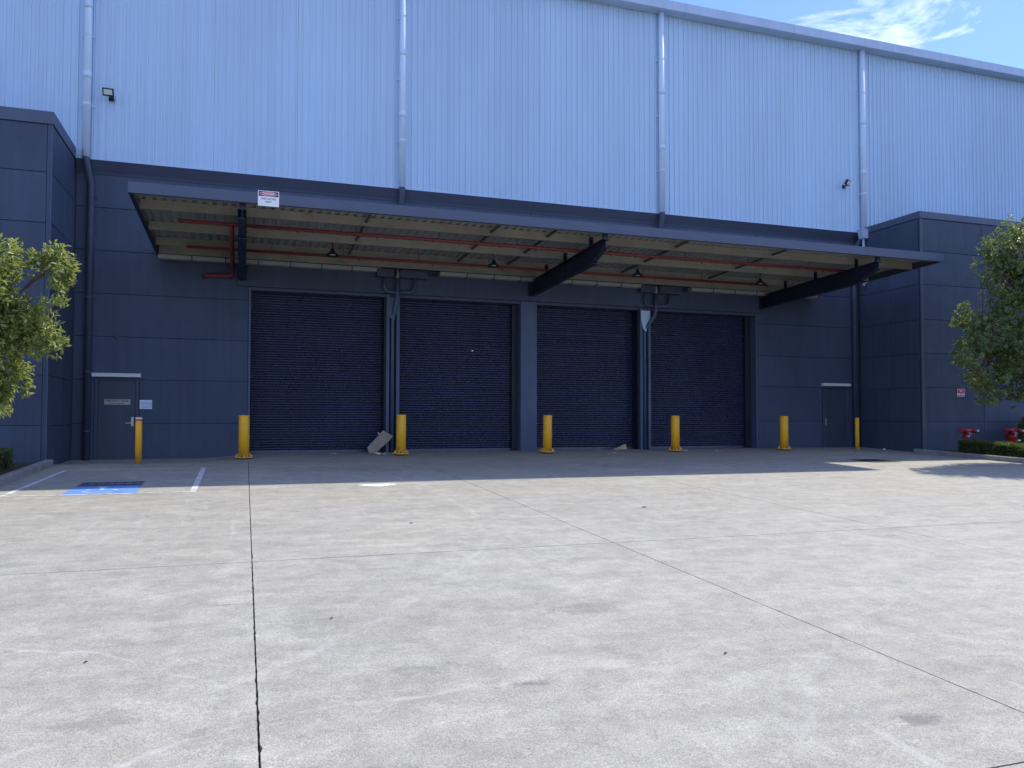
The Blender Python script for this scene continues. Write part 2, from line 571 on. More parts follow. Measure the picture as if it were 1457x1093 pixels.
def text_mesh(name, body, size, mat, parent, cx, y, cz, depth=0.001, sx=1.0, bold=0.0, face='-y'):
    """Lettering on a wall that faces -Y (or lying on the ground), centred on (cx, cz)."""
    cu = bpy.data.curves.new(name, 'FONT')
    cu.body = body
    cu.size = size
    cu.align_x = 'CENTER'
    cu.align_y = 'CENTER'
    cu.offset = bold
    tmp = bpy.data.objects.new(name + '_tmp', cu)
    COL.objects.link(tmp)
    dg = bpy.context.evaluated_depsgraph_get()
    me = bpy.data.meshes.new_from_object(tmp.evaluated_get(dg))
    bpy.data.objects.remove(tmp, do_unlink=True)
    bpy.data.curves.remove(cu)
    off = wloc(parent)
    for v in me.vertices:
        u, w = v.co.x * sx, v.co.y
        if face == '-y':
            v.co = (cx + u - off[0], y - off[1], cz + w - off[2])
        else:
            v.co = (cx + u - off[0], cz + w - off[1], y(cx + u, cz + w) - off[2])
    me.materials.clear()
    me.materials.append(MATS[mat])
    me.name = name
    o = bpy.data.objects.new(name, me)
    COL.objects.link(o)
    o.parent = parent
    return o


# ================================================================== ground shape
def sstep(t):
    t = min(1.0, max(0.0, t))
    return t * t * (3 - 2 * t)


def gz(x, y):
    """Apron level: falls away from the building, with a dip in the corner by the side door."""
    yy = max(y, -60.0)
    return -0.135 + 0.0359 * min(yy, 0.0) - 0.10 * sstep((0.6 - x) / 2.0) * sstep((y + 2.9) / 2.2)


# big ground sheet that runs to the horizon below everything
gb = MB()
xs = [-1500, -300, -80, -40, -20, -8, 0, 10, 22, 40, 80, 300, 1500]
ys = [-1500, -300, -100, -60, -45, -30, -20, -10, -4, 0, 40, 300, 1500]
for yv in ys:
    for xv in xs:
        gb.v.append((xv, yv, gz(min(max(xv, -8), 40), min(yv, 0)) - 0.26))
nx = len(xs)
for j in range(len(ys) - 1):
    for i in range(nx - 1):
        a = j * nx + i
        gb.f.append((a, a + 1, a + 1 + nx, a + nx))
paint('asphalt', (0.05, 0.05, 0.052), 0.9, 0, 0.2, (3, 3, 3), bump=0.4, bscale=60)
struct(gb.build('ground', 'asphalt'))

# dark filler sheet that shows in the slab joints
fb = MB()
XJ = [-20.0, -16.1, -12.05, -8.0, -3.97, 0.082, 4.098, 8.137, 12.18, 16.23, 20.28, 24.3, 28.35, 32.4, 36.4]
YJ = [-36.5, -30.9, -25.25, -19.66, -14.09, 0.9]
gx = np.arange(-20.2, 36.61, 0.8)
gy = list(np.arange(-36.6, -3.0, 1.6)) + [-3, -2.6, -2.2, -1.8, -1.4, -1.0, -.6, 0, .9]
for yv in gy:
    for xv in gx:
        fb.v.append((xv, yv, gz(xv, yv) - 0.022))
for j in range(len(gy) - 1):
    for i in range(len(gx) - 1):
        a = j * len(gx) + i
        fb.f.append((a, a + 1, a + 1 + len(gx), a + len(gx)))
paint('joint_filler', (0.075, 0.070, 0.062), 0.95, 0, 0.3, (9, 9, 9))
pavement = struct(fb.build('pavement', 'joint_filler'))


def slab(x0, x1, y0, y1):
    near = y0 < -13 and x0 < 9 and x1 > -5
    step = 0.05 if near else 0.25
    g, gy_ = 0.0036, 0.0062

    def ticks(a, b, st):
        n = max(2, int((b - a) / st))
        return [a + (b - a) * i / n for i in range(n + 1)]
    xs_ = ticks(x0 + g, x1 - g, max(step, 0.12) if near else 0.4)
    ys_ = ticks(y0 + gy_, y1 - gy_, step)
    m = MB()
    r = random.Random(int(x0 * 100 + y0 * 7))
    nx_, ny_ = len(xs_), len(ys_)
    for j, yv in enumerate(ys_):
        for i, xv in enumerate(xs_):
            px, py = xv, yv
            if i in (0, nx_ - 1):
                d = abs(r.gauss(0, 0.0022)) + (r.uniform(0.003, 0.009) if (near and r.random() < 0.06) else 0)
                px += d if i == 0 else -d
            if j in (0, ny_ - 1):
                d = abs(r.gauss(0, 0.0012))
                py += d if j == 0 else -d
            m.v.append((px, py, gz(px, py)))
    for j in range(ny_ - 1):
        for i in range(nx_ - 1):
            a = j * nx_ + i
            m.f.append((a, a + 1, a + 1 + nx_, a + nx_))
    # skirt
    edge = [i for i in range(nx_)] + [j * nx_ + nx_ - 1 for j in range(1, ny_)] + \
           [(ny_ - 1) * nx_ + i for i in range(nx_ - 2, -1, -1)] + [j * nx_ for j in range(ny_ - 2, 0, -1)]
    base = len(m.v)
    for e in edge:
        x, y, z = m.v[e]
        m.v.append((x, y, z - 0.15))
    ne = len(edge)
    for k in range(ne):
        k2 = (k + 1) % ne
        m.f.append((edge[k2], edge[k], base + k, base + k2))
    return m.build('concrete_slab', 'concrete', pavement)


for j in range(len(YJ) - 1):
    for i in range(len(XJ) - 1):
        slab(XJ[i], XJ[i + 1], YJ[j], YJ[j + 1])


def ground_strip(pts_quads, name, mat, lift=0.004, parent=None, sub=10):
    """Quads laid on the apron, following its fall. pts: 4 plan corners."""
    m = MB()
    for q in pts_quads:
        (ax, ay), (bx, by), (cx_, cy_), (dx_, dy_) = q
        n = sub
        base = len(m.v)
        for j in range(n + 1):
            t = j / n
            for i in range(3):
                s = i / 2
                x = (ax * (1 - s) + bx * s) * (1 - t) + (dx_ * (1 - s) + cx_ * s) * t
                y = (ay * (1 - s) + by * s) * (1 - t) + (dy_ * (1 - s) + cy_ * s) * t
                m.v.append((x, y, gz(x, y) + lift))
        for j in range(n):
            for i in range(2):
                a = base + j * 3 + i
                m.f.append((a, a + 1, a + 4, a + 3))
    return m.build(name, mat, parent)


# ================================================================== warehouse
wh = thing('warehouse', 'tall warehouse with pale blue ribbed cladding above dark panels and roller doors', 'building', (8.14, 0.4, -0.14))
CL_Y = -0.12
MB().box(-16, 38.72, -0.06, 0.8, 7.3, 14.05).box(-16, 38.72, 0.95, 42, -0.5, 13.9).build('wall_core', 'trim_dark', wh)
MB().box(-16, 0.11, 0.035, 0.9, -0.5, 7.28).box(16.29, 38.72, 0.035, 0.9, -0.5, 7.28).box(0.11, 16.29, 0.035, 0.9, 4.42, 7.28).build('backing_wall', 'trim_dark', wh)

# ribbed cladding sheets
prof = [(0.0, 0.0)]
for k in range(4):
    b0 = k * 0.18
    prof += [(b0 + 0.062, 0.0), (b0 + 0.070, -0.005), (b0 + 0.078, 0.0), (b0 + 0.126, 0.0), (b0 + 0.134, -0.042), (b0 + 0.164, -0.042), (b0 + 0.172, 0.0)]
prof += [(0.72, 0.0)]
cs = MB()
Z0, Z1 = 7.45, 14.02
for (u, w) in prof:
    cs.v += [(u, w, Z0), (u, w, Z1)]
for i in range(len(prof) - 1):
    cs.f.append((2 * i, 2 * i + 2, 2 * i + 3, 2 * i + 1))
cs_me = cs.mesh('cladding_sheet', 'cladding_paint')
x = -16.0
while x < 38.6:
    _o = place('cladding_sheet', cs_me, (x, CL_Y + rng.uniform(-0.002, 0.002), 0), wh)
    _o.rotation_euler = (rng.uniform(-0.0006, 0.0006), 0, rng.uniform(-0.004, 0.004))
    x += 0.72
MB().poly_prism([(-0.175, 7.445), (-0.155, 7.445), (-0.155, 7.475), (-0.10, 7.50), (-0.10, 7.43), (-0.175, 7.43)], 'x', -16, 38.7).build('drip_flashing', 'trim_light', wh)
MB().poly_prism([(-0.165, 7.428), (-0.06, 7.428), (0.03, 7.42), (0.03, 7.10), (-0.012, 7.10), (-0.03, 7.16)], 'x', -4.15, 20.55).build('sloped_flashing', 'trim_dark', wh)

# eaves gutter in lengths, roof behind
gp = [(-0.52, 13.975), (-0.505, 13.96), (-0.14, 13.96), (-0.14, 14.0), (-0.48, 14.0), (-0.48, 14.235), (-0.47, 14.262), (-0.52, 14.262)]
g_me = MB().poly_prism(gp, 'x', 0, 4.19).mesh('gutter_section', 'gutter_paint')
x = -16.05
while x < 38.5:
    place('gutter_section', g_me, (x, 0, 0), wh)
    x += 4.2
MB().box(-16, 38.7, -0.46, -0.05, 14.01, 14.03).build('eaves_soffit', 'trim_dark', wh)
MB().poly_prism([(-0.47, 14.16), (20.0, 14.95), (41.0, 14.16), (41.0, 14.06), (20, 14.86), (-0.47, 14.06)], 'x', -16.2, 38.9).build('roof', 'roof_steel', wh)


def panels(parent, x0, x1, zs, y=0.0, skip=None, splits=(), thick=0.034, gap=0.006):
    """Rows of wall panels on a wall facing -Y; skip = (x0, x1, z_top) opening."""
    for k in range(len(zs) - 1):
        za, zb = zs[k] + gap, zs[k + 1] - gap
        cuts = [x0] + [s for s in splits if x0 < s < x1] + [x1]
        segs = list(zip(cuts[:-1], cuts[1:]))
        if skip and zs[k] < skip[2] - 0.05:
            segs2 = []
            for a, b in segs:
                if b <= skip[0] or a >= skip[1]:
                    segs2.append((a, b))
                else:
                    if a < skip[0]: segs2.append((a, skip[0]))
                    if b > skip[1]: segs2.append((skip[1], b))
            segs = segs2
        for a, b in segs:
            yo = y + rng.uniform(-0.002, 0.002)
            MB().cbox(a + gap, b - gap, yo, y + thick, za, zb).build('wall_panel', 'wall_dark', parent)


ZW = [-0.45, 0.69, 1.82, 2.925, 4.03, 5.14, 6.25, 7.26]
panels(wh, -4.165, 0.05, ZW[:6], skip=(-3.66, -2.61, 1.82))
panels(wh, 16.34, 20.565, [-0.45, 0.775, 1.94, 2.98, 4.06, 5.14], skip=(18.98, 20.06, 1.94))
panels(wh, -4.165, 20.565, [5.14, 6.25, 7.26], splits=(0.05, 4.2, 8.2, 12.4, 16.34))
panels(wh, 0.05, 16.34, [4.99, 5.14], splits=(4.2, 8.2, 12.4))
# corner posts of the door block
MB().cbox(0.056, 0.118, -0.006, 0.5, -0.35, 4.40).build('door_jamb', 'column_blue', wh)
MB().cbox(16.275, 16.334, -0.006, 0.5, -0.35, 4.40).build('door_jamb', 'column_blue', wh)
# lintel in four lengths
for a, b in ((-0.25, 4.07), (4.075, 8.135), (8.14, 12.26), (12.265, 16.56)):
    MB().cbox(a, b, -0.09, 0.033, 4.405, 4.985).build('lintel', 'wall_dark', wh)
MB().box(0.12, 16.27, 0.034, 0.9, 4.32, 4.415).build('lintel_soffit', 'trim_dark', wh)
# middle pier
MB().cbox(7.875, 8.405, -0.012, 0.62, -0.3, 4.40, 0.012).build('pier', 'column_blue', wh)


def steel_column(cx):
    a = MB()
    a.cbox(cx - 0.19, cx - 0.105, -0.03, 0.60, -0.28, 4.40, 0.004)
    col = a.build('steel_column', 'column_blue', wh)
    MB().cbox(cx + 0.10, cx + 0.19, -0.03, 0.60, -0.28, 4.40, 0.004).build('flange', 'column_blue', col)
    MB().box(cx - 0.104, cx + 0.099, 0.16, 0.58, -0.28, 4.40).build('web', 'roller_edge', col)
    MB().box(cx - 0.235, cx - 0.192, 0.10, 0.60, -0.2, 4.40).box(cx + 0.192, cx + 0.225, 0.10, 0.60, -0.2, 4.40).build('door_guide', 'roller_edge', col)
    return col


steel_column(3.99)
steel_column(12.10)

# roller doors
sp = [(0.05, 0.0), (0.05, 0.016)] + [(0.018 - 0.042 * math.sin(math.pi * k / 8), 0.016 + 0.054 * k / 8) for k in range(9)] + [(0.05, 0.0702)]
sm = MB()
for (w, u) in sp:
    sm.v += [(0, w, u), (1, w, u)]
for i in range(len(sp) - 1):
    sm.f.append((2 * i, 2 * i + 1, 2 * i + 3, 2 * i + 2))
slat_me = sm.mesh('slat', 'roller_paint', smooth=True)
D_Y = 0.44
for (a, b) in ((0.13, 3.75), (4.22, 7.70), (8.42, 11.86), (12.33, 16.06)):
    door = MB().box(a, b, D_Y + 0.055, D_Y + 0.11, -0.2, 4.38).build('roller_door', 'roller_edge', wh)
    z = -0.055
    while z < 4.34:
        _o = place('slat', slat_me, (a, D_Y + rng.uniform(-0.003, 0.003) + (0.012 if rng.random() < 0.04 else 0), z), door, (b - a, 1, 1))
        _o.rotation_euler = (rng.uniform(-0.05, 0.05), 0, 0)
        z += 0.07
    MB().box(a, b, D_Y - 0.035, D_Y + 0.018, -0.155, -0.06).build('bottom_bar', 'roller_paint', door)
for (a, b) in ((7.70, 7.873), (11.86, 11.87), (16.06, 16.273), (8.407, 8.42)):
    MB().box(a, b, 0.30, 0.62, -0.2, 4.36).build('door_guide', 'roller_edge', wh)
MB().box(6.45, 6.50, D_Y - 0.04, D_Y - 0.02, 2.86, 2.90).build('door_tag', 'sign_white', wh)


# side doors
def side_door(x0, x1, zt, zb, handle_x, sign):
    d = MB().cbox(x0 + 0.005, x1 - 0.005, 0.004, 0.033, zb + 0.012, zt - 0.005, 0.003).build('door', 'door_dark', wh)
    fr = MB()
    fr.cbox(x0 - 0.075, x0, -0.018, 0.034, zb, zt + 0.05, 0.004)
    fr.cbox(x1, x1 + 0.075, -0.018, 0.034, zb, zt + 0.05, 0.004)
    fr.cbox(x0 + 0.001, x1 - 0.001, -0.016, 0.034, zt, zt + 0.048, 0.004)
    fr.build('frame', 'trim_dark', d)
    h = MB()
    h.cbox(handle_x - 0.03, handle_x + 0.03, -0.008, 0.003, 0.62, 0.86, 0.003)
    s = 1 if handle_x < (x0 + x1) / 2 else -1
    h.tube([(handle_x, -0.004, 0.70), (handle_x, -0.06, 0.70), (handle_x + s * 0.15, -0.065, 0.695)], 0.013, 8)
    h.tube([(handle_x, -0.005, 0.80), (handle_x, -0.035, 0.80)], 0.022, 10)
    h.build('handle', 'steel', d)
    hd = MB().poly_prism([(-0.13, zt + 0.085), (-0.13, zt + 0.16), (-0.11, zt + 0.18), (-0.002, zt + 0.185), (-0.002, zt + 0.08)], 'x', x0 - 0.13, x1 + 0.12)
    hd.build('door_hood', 'hood_white', d)
    if sign:
        sg = MB().cbox(-3.425, -2.82, -0.002, 0.002, 1.175, 1.312, 0.001).build('door_sign', 'sign_silver', d)
        o = text_mesh('sign_lettering', 'FIRE SAFETY DOOR', 0.075, 'sign_black', d, -3.1225, -0.0035, 1.268, sx=0.80, bold=0.0016)
        o = text_mesh('sign_lettering', 'DO NOT OBSTRUCT', 0.044, 'sign_black', d, -3.1225, -0.0035, 1.205, sx=0.85, bold=0.0008)
    else:
        MB().cbox(19.17, 19.77, -0.002, 0.002, 1.25, 1.41, 0.001).build('door_sign', 'trim_dark', d)
        text_mesh('sign_lettering', 'FIRE SAFETY DOOR', 0.07, 'wall_dark', d, 19.47, -0.0035, 1.36, sx=0.8)
        text_mesh('sign_lettering', 'DO NOT OBSTRUCT', 0.044, 'wall_dark', d, 19.47, -0.0035, 1.29, sx=0.85)
    return d


side_door(-3.575, -2.695, 1.80, -0.25, -2.765, True)
side_door(19.065, 19.975, 1.91, -0.17, 19.13, False)


# ================================================================== side blocks
def annexe(label, xc, xfar, yf, ztop, zs, vj, trim_x):
    left = xfar < xc
    a = thing('annexe', label, 'building', ((xc + xfar) / 2, yf + 3, gz(xc, yf)))
    lo, hi = min(xc, xfar), max(xc, xfar)
    ins = 0.034
    MB().box(lo + (0 if left else ins), hi - (ins if left else 0), yf + ins, -0.002 + (0.0), -0.8, ztop - 0.12).build('block_core', 'trim_dark', a)
    if left:
        edges = [xfar] + vj + [xc - 0.10]
    else:
        edges = [xc + 0.13] + vj + [xfar]
    for k in range(len(zs) - 1):
        za, zb = zs[k] + .006, zs[k + 1] - .006
        for q in range(len(edges) - 1):
            MB().cbox(edges[q] + .006, edges[q + 1] - .006, yf + rng.uniform(-.002, .002), yf + ins, za, zb).build('wall_panel', 'wall_dark', a)
        # return wall facing the doors
        for (ya, yb) in ((yf + 0.11, yf + 1.32), (yf + 1.33, -0.05)):
            c = .006
            xa = xc
            s = -1 if left else 1
            pts = [(xa, ya + c, za + c), (xa, yb - c, za + c), (xa, yb - c, zb - c), (xa, ya + c, zb - c),
                   (xa + s * c, ya, za), (xa + s * c, yb, za), (xa + s * c, yb, zb), (xa + s * c, ya, zb),
                   (xa + s * ins, ya, za), (xa + s * ins, yb, za), (xa + s * ins, yb, zb), (xa + s * ins, ya, zb)]
            fs = [(0, 1, 2, 3), (4, 5, 1, 0), (5, 6, 2, 1), (6, 7, 3, 2), (7, 4, 0, 3), (8, 9, 5, 4), (9, 10, 6, 5), (10, 11, 7, 6), (11, 8, 4, 7)]
            if not left: pass
            else: fs = [f[::-1] for f in fs]
            fs = [f[::-1] for f in fs]
            MB().add(pts, fs).build('wall_panel', 'wall_dark', a)
    # corner angle
    if left:
        MB().box(xc - 0.095, xc - 0.001, yf + 0.002, yf + 0.105, -0.8, zs[-1]).build('corner_trim', 'wall_dark', a)
        MB().box(xc - 0.014, xc + 0.004, yf - 0.003, yf + 0.015, -0.8, zs[-1]).build('corner_bead', 'column_blue', a)
    else:
        MB().box(xc - 0.004, xc + 0.125, yf - 0.004, yf + 0.02, -0.8, zs[-1]).build('corner_trim', 'trim_dark', a)
        MB().box(xc - 0.010, xc - 0.0045, yf + 0.085, yf + 0.105, -0.8, zs[-1]).build('corner_bead', 'column_blue', a)
    # parapet capping
    p = 0.022
    if left:
        MB().box(xfar, xc + p, yf - p, yf + 0.25, zs[-1] + .012, ztop).box(xc - 0.25, xc + p, yf + 0.25, -0.18, zs[-1] + .012, ztop).build('parapet', 'fascia_dark', a)
    else:
        MB().box(xc - p, xfar, yf - p, yf + 0.25, zs[-1] + .012, ztop).box(xc - p, xc + 0.25, yf + 0.25, -0.18, zs[-1] + .012, ztop).build('parapet', 'fascia_dark', a)
    return a


annexe('dark panelled low block beside the door with the silver sign', -4.17, -16.0, -2.60, 7.69,
       [-0.8, 0.65, 1.77, 2.87, 3.98, 5.18, 6.32, 7.40], [-13.4, -10.8, -8.2, -5.6], True)
annexe('dark panelled low block with the red hydrant sign', 20.57, 38.7, -2.74, 7.565,
       [-0.8, 0.76, 1.857, 2.962, 4.062, 5.197, 6.281, 7.337], [23.19, 25.81, 28.43, 31.05, 33.7, 36.2], True)


# ================================================================== canopy
def zb(y): return 5.085 + 0.0345 * (-y)


CX0, CX1, CYF = -2.243, 18.606, -5.455
cp = thing('loading_canopy', 'long cantilevered dark steel canopy over the roller doors', 'canopy', (8.2, -0.1, 4.6))
zf = zb(CYF)
MB().poly_prism([(CYF, zf), (CYF + 0.10, zf), (CYF + 0.10, zf + 0.012), (CYF + 0.012, zf + 0.012), (CYF + 0.012, zf + 0.222), (CYF, zf + 0.222)], 'x', CX0, CX1).build('front_fascia', 'fascia_dark', cp)
for s, xx in ((1, CX0), (-1, CX1)):
    yr = -0.02
    m = MB()
    xa, xb = (xx, xx + 0.012) if s > 0 else (xx - 0.012, xx)
    m.poly_prism([(CYF + 0.013, zb(CYF)), (yr, zb(yr)), (yr, zb(yr) + 0.222), (CYF + 0.013, zb(CYF) + 0.222)], 'x', xa, xb)
    xa, xb = (xx + 0.0125, xx + 0.085) if s > 0 else (xx - 0.085, xx - 0.0125)
    m.poly_prism([(CYF + 0.11, zb(CYF) + .001), (yr, zb(yr) + .001), (yr, zb(yr) + 0.012), (CYF + 0.11, zb(CYF) + 0.012)], 'x', xa, xb)
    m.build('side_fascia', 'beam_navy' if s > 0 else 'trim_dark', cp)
PY = [-5.16, -4.42, -2.72, -1.30]
for py in PY:
    z_ = zb(py)
    if py == PY[0]:
        MB().poly_prism([(py - 0.02, z_ + 0.05), (py, z_ + 0.05), (py, z_ + 0.195), (py - 0.02, z_ + 0.195)], 'x', CX0 + 0.1, CX1 - 0.1).build('eaves_angle', 'galv', cp)
        continue
    MB().poly_prism([(py, z_), (py + 0.075, z_), (py + 0.075, z_ + 0.018), (py + 0.072, z_ + 0.018), (py + 0.072, z_ + 0.003), (py + 0.003, z_ + 0.003),
                     (py + 0.003, z_ + 0.192), (py + 0.07, z_ + 0.192), (py + 0.07, z_ + 0.195), (py, z_ + 0.195)], 'x', CX0 + 0.09, CX1 - 0.09).build('purlin', 'galv', cp)
MB().poly_prism([(-0.46, 5.085), (-0.40, 5.085), (-0.40, 5.09), (-0.455, 5.09), (-0.455, zb(-.46) + 0.192), (-0.40, zb(-.46) + 0.192), (-0.40, zb(-.46) + 0.195), (-0.46, zb(-.46) + 0.195)], 'x', CX0 + 0.09, CX1 - 0.09).build('purlin', 'galv', cp)
# corrugated roof sheets
cpf = []
for k in range(4):
    b0 = k * 0.2
    cpf += [(b0, 0.0), (b0 + 0.10, 0.0), (b0 + 0.125, 0.032), (b0 + 0.175, 0.032)]
cpf += [(0.8, 0.0)]
sm2 = MB()
ya, yb_ = CYF + 0.03, -0.004
for (u, w) in cpf:
    sm2.v += [(u, ya, zb(ya) + 0.197 + w), (u, yb_, zb(yb_) + 0.197 + w)]
for i in range(len(cpf) - 1):
    sm2.f.append((2 * i, 2 * i + 2, 2 * i + 3, 2 * i + 1))
sh_me = sm2.mesh('roof_sheet', 'galv_sheet')
nsh = 26
wsh = (CX1 - CX0 - 0.03) / nsh
for k in range(nsh):
    place('roof_sheet', sh_me, (CX0 + 0.015 + k * wsh, 0, 0), cp, (wsh / 0.8, 1, 1))
# bridging struts between purlins
for bx in (2.55, 5.55, 7.0, 10.6, 13.6):
    for (y1, y2) in ((-5.14, -4.43), (-4.34, -2.73), (-2.64, -1.31)):
        MB().poly_prism([(y1, zb(y1) + .06), (y2, zb(y2) + .06), (y2, zb(y2) + .11), (y1, zb(y1) + .11)], 'x', bx, bx + 0.045).build('bridging_strut', 'galv_dark', cp)
# cantilever arms
for ax in (-0.11, 8.21, 16.47):
    m = MB()
    top = lambda y: 4.975 + (5.155 - 4.975) * (-y - 0.1) / 4.95
    web = [(-0.092, 4.57), (-4.45, 4.70), (-5.27, 4.985), (-5.27, 5.16), (-0.092, 4.975)]
    m.poly_prism(web, 'x', ax - 0.006, ax + 0.006)
    arm = m.build('arm', 'beam_navy', cp)
    fl = MB()
    fl.poly_prism([(-0.092, 4.555), (-4.62, 4.692), (-4.62, 4.706), (-0.092, 4.569)], 'x', ax - 0.09, ax + 0.09)
    fl.poly_prism([(-4.45, 4.688), (-5.27, 4.973), (-5.27, 4.986), (-4.45, 4.70)], 'x', ax - 0.07, ax + 0.07)
    fl.poly_prism([(-0.092, 4.976), (-5.27, 5.161), (-5.27, 5.175), (-0.092, 4.99)], 'x', ax - 0.09, ax + 0.09)
    fl.poly_prism([(-0.112, 4.53), (-0.112, 5.02), (-0.0915, 5.02), (-0.0915, 4.53)], 'x', ax - 0.125, ax + 0.125)
    fl.build('flange', 'beam_navy', arm)
    for py in PY[1:]:
        MB().box(ax - 0.055, ax + 0.055, py - 0.012, py - 0.002, top(py) + 0.0, zb(py) + 0.17).box(ax - 0.006, ax + 0.006, py - 0.07, py - 0.013, top(py), zb(py) + 0.10).build('cleat', 'beam_navy', arm)
    MB().box(ax - 0.06, ax + 0.06, -5.27, -5.25, 5.176, zb(-5.2) + 0.16).box(ax - 0.05, ax + 0.05, -5.249, -5.18, 5.176, zb(-5.2) + 0.10).build('cleat', 'beam_navy', arm)
    MB().box(ax - 0.01, ax + 0.01, -0.60, -0.58, 4.62, 4.97).build('stiffener', 'beam_navy', arm)
# rear gutter in lengths with straps
x = CX0 + 0.06
gut_me = MB().poly_prism([(-0.36, 4.985), (-0.345, 4.972), (-0.14, 4.972), (-0.13, 4.985), (-0.13, 5.10), (-0.135, 5.10), (-0.135, 4.99), (-0.35, 4.99), (-0.35, 5.075), (-0.36, 5.075)], 'x', 0, 0.80).mesh('gutter_section', 'gutter_pale')
strap_me = MB().box(-0.012, 0.012, -0.375, -0.125, 4.955, 4.969).box(-0.012, 0.012, -0.375, -0.363, 4.97, 5.20).mesh('gutter_strap', 'galv_dark')
k = 0
while x < CX1 - 0.8:
    skip = any(c - 0.75 < x + 0.4 < c + 0.95 for c in (4.07, 12.37))
    if not skip:
        place('gutter_section', gut_me, (x, 0, 0.0), cp)
        place('gutter_strap', strap_me, (x + 0.81, 0, 0), cp)
    x += 0.83
    k += 1

# sumps and pipes where the canopy drains
for cx, fx, lab in ((4.07, 3.985, 'canopy drain pipes between the doors where grey cardboard leans'), (12.37, 12.10, 'canopy drain pipes between the doors with the wedge bracket coloured pale as if reflecting')):
    t = thing('canopy_drain', lab, 'drain pipe', (fx, 0.05, gz(fx, -0.1)), 'canopy drains')
    MB().box(cx - 0.60, cx - 0.12, -0.37, -0.095, 4.84, 5.06).build('sump', 'trim_dark', t)
    MB().box(cx + 0.06, cx + 0.84, -0.37, -0.095, 4.84, 5.06).build('sump', 'trim_dark', t)
    u = MB()
    u.tube([(cx - 0.37, -0.2, 4.838), (cx - 0.37, -0.2, 4.56), (cx - 0.33, -0.2, 4.49), (cx - 0.25, -0.2, 4.44), (cx - 0.05, -0.2, 4.425)], 0.042, 12)
    u.tube([(cx + 0.50, -0.2, 4.838), (cx + 0.50, -0.2, 4.58), (cx + 0.46, -0.2, 4.50), (cx + 0.38, -0.2, 4.45), (cx + 0.05, -0.2, 4.425)], 0.042, 12)
    u.build('u_pipe', 'column_blue', t, smooth=True)
    MB().tube([(cx, -0.2, 5.09), (cx + 0.03, -0.2, 4.96), (cx, -0.2, 4.84)], 0.05, 12).build('bend', 'gutter_pale', t, smooth=True)
    MB().tube([(cx, -0.2, 4.838), (cx, -0.2, 4.27), (cx - 0.02, -0.17, 4.12), (fx + 0.005, 0.02, 3.72), (fx, 0.045, 3.55), (fx, 0.045, gz(fx, 0) - 0.05)], 0.055, 14).build('down_pipe', 'column_blue', t, smooth=True)
    w = MB()
    w.add([(fx - 0.165, -0.034, 4.30), (fx + 0.165, -0.034, 4.30), (fx + 0.16, -0.034, 4.05), (fx + 0.02, -0.034, 3.62), (fx - 0.08, -0.034, 3.72), (fx - 0.165, -0.034, 4.0),
           (fx - 0.165, -0.029, 4.30), (fx + 0.165, -0.029, 4.30), (fx + 0.16, -0.029, 4.05), (fx + 0.02, -0.029, 3.62), (fx - 0.08, -0.029, 3.72), (fx - 0.165, -0.029, 4.0)],
          [(0, 5, 4, 3, 2, 1), (6, 7, 8, 9, 10, 11)] + [(i, (i + 1) % 6, 6 + (i + 1) % 6, 6 + i) for i in range(6)])
    w.build('bracket_plate', 'column_blue' if cx < 8 else 'gutter_paint', t)  # second plate is coloured paler to stand in for light reflecting off it

# sprinkler pipes
sp_t = thing('sprinkler_pipes', 'red sprinkler pipes running under the canopy with a riser at one end', 'pipe', (-0.33, -0.15, 4.65))
m = MB()
m.tube([(-1.45, -3.95, 5.145), (17.2, -3.95, 5.145)], 0.038, 10)
m.build('front_run', 'pipe_red', sp_t, smooth=True)
MB().tube([(-1.42, -1.55, 5.07), (15.6, -1.55, 5.07)], 0.038, 10).build('rear_run', 'pipe_red', sp_t, smooth=True)
MB().tube([(-0.33, -3.95, 5.14), (-0.33, -3.9, 5.02), (-0.34, -3.0, 4.93), (-0.36, -0.45, 4.80), (-0.37, -0.26, 4.76), (-0.38, -0.18, 4.67), (-0.45, -0.16, 4.635), (-0.95, -0.16, 4.625), (-1.04, -0.15, 4.615), (-1.08, -0.10, 4.60), (-1.085, 0.0, 4.595)], 0.05, 12).build('riser', 'pipe_red', sp_t, smooth=True)
for bx in (0.6, 2.4, 4.4, 6.4, 9.2, 11.2, 13.2, 15.2):
    MB().tube([(bx, -3.95, 5.18), (bx, -3.95, 5.40)], 0.010, 6).build('hanger', 'galv_dark', sp_t)
    MB().tube([(bx, -1.55, 5.10), (bx, -1.55, 5.33)], 0.010, 6).build('hanger', 'galv_dark', sp_t)
    MB().tube([(bx + 0.5, -3.95, 5.11), (bx + 0.5, -3.95, 5.04)], 0.014, 6).build('sprinkler_head', 'pipe_red', sp_t)
    MB().tube([(bx + 0.4, -1.55, 5.035), (bx + 0.4, -1.55, 4.97)], 0.014, 6).build('sprinkler_head', 'pipe_red', sp_t)
for jx in (2.9, 8.9, 14.9):
    MB().tube([(jx, -3.95, 5.145), (jx + 0.12, -3.95, 5.145)], 0.05, 10).build('coupling', 'pipe_red', sp_t)

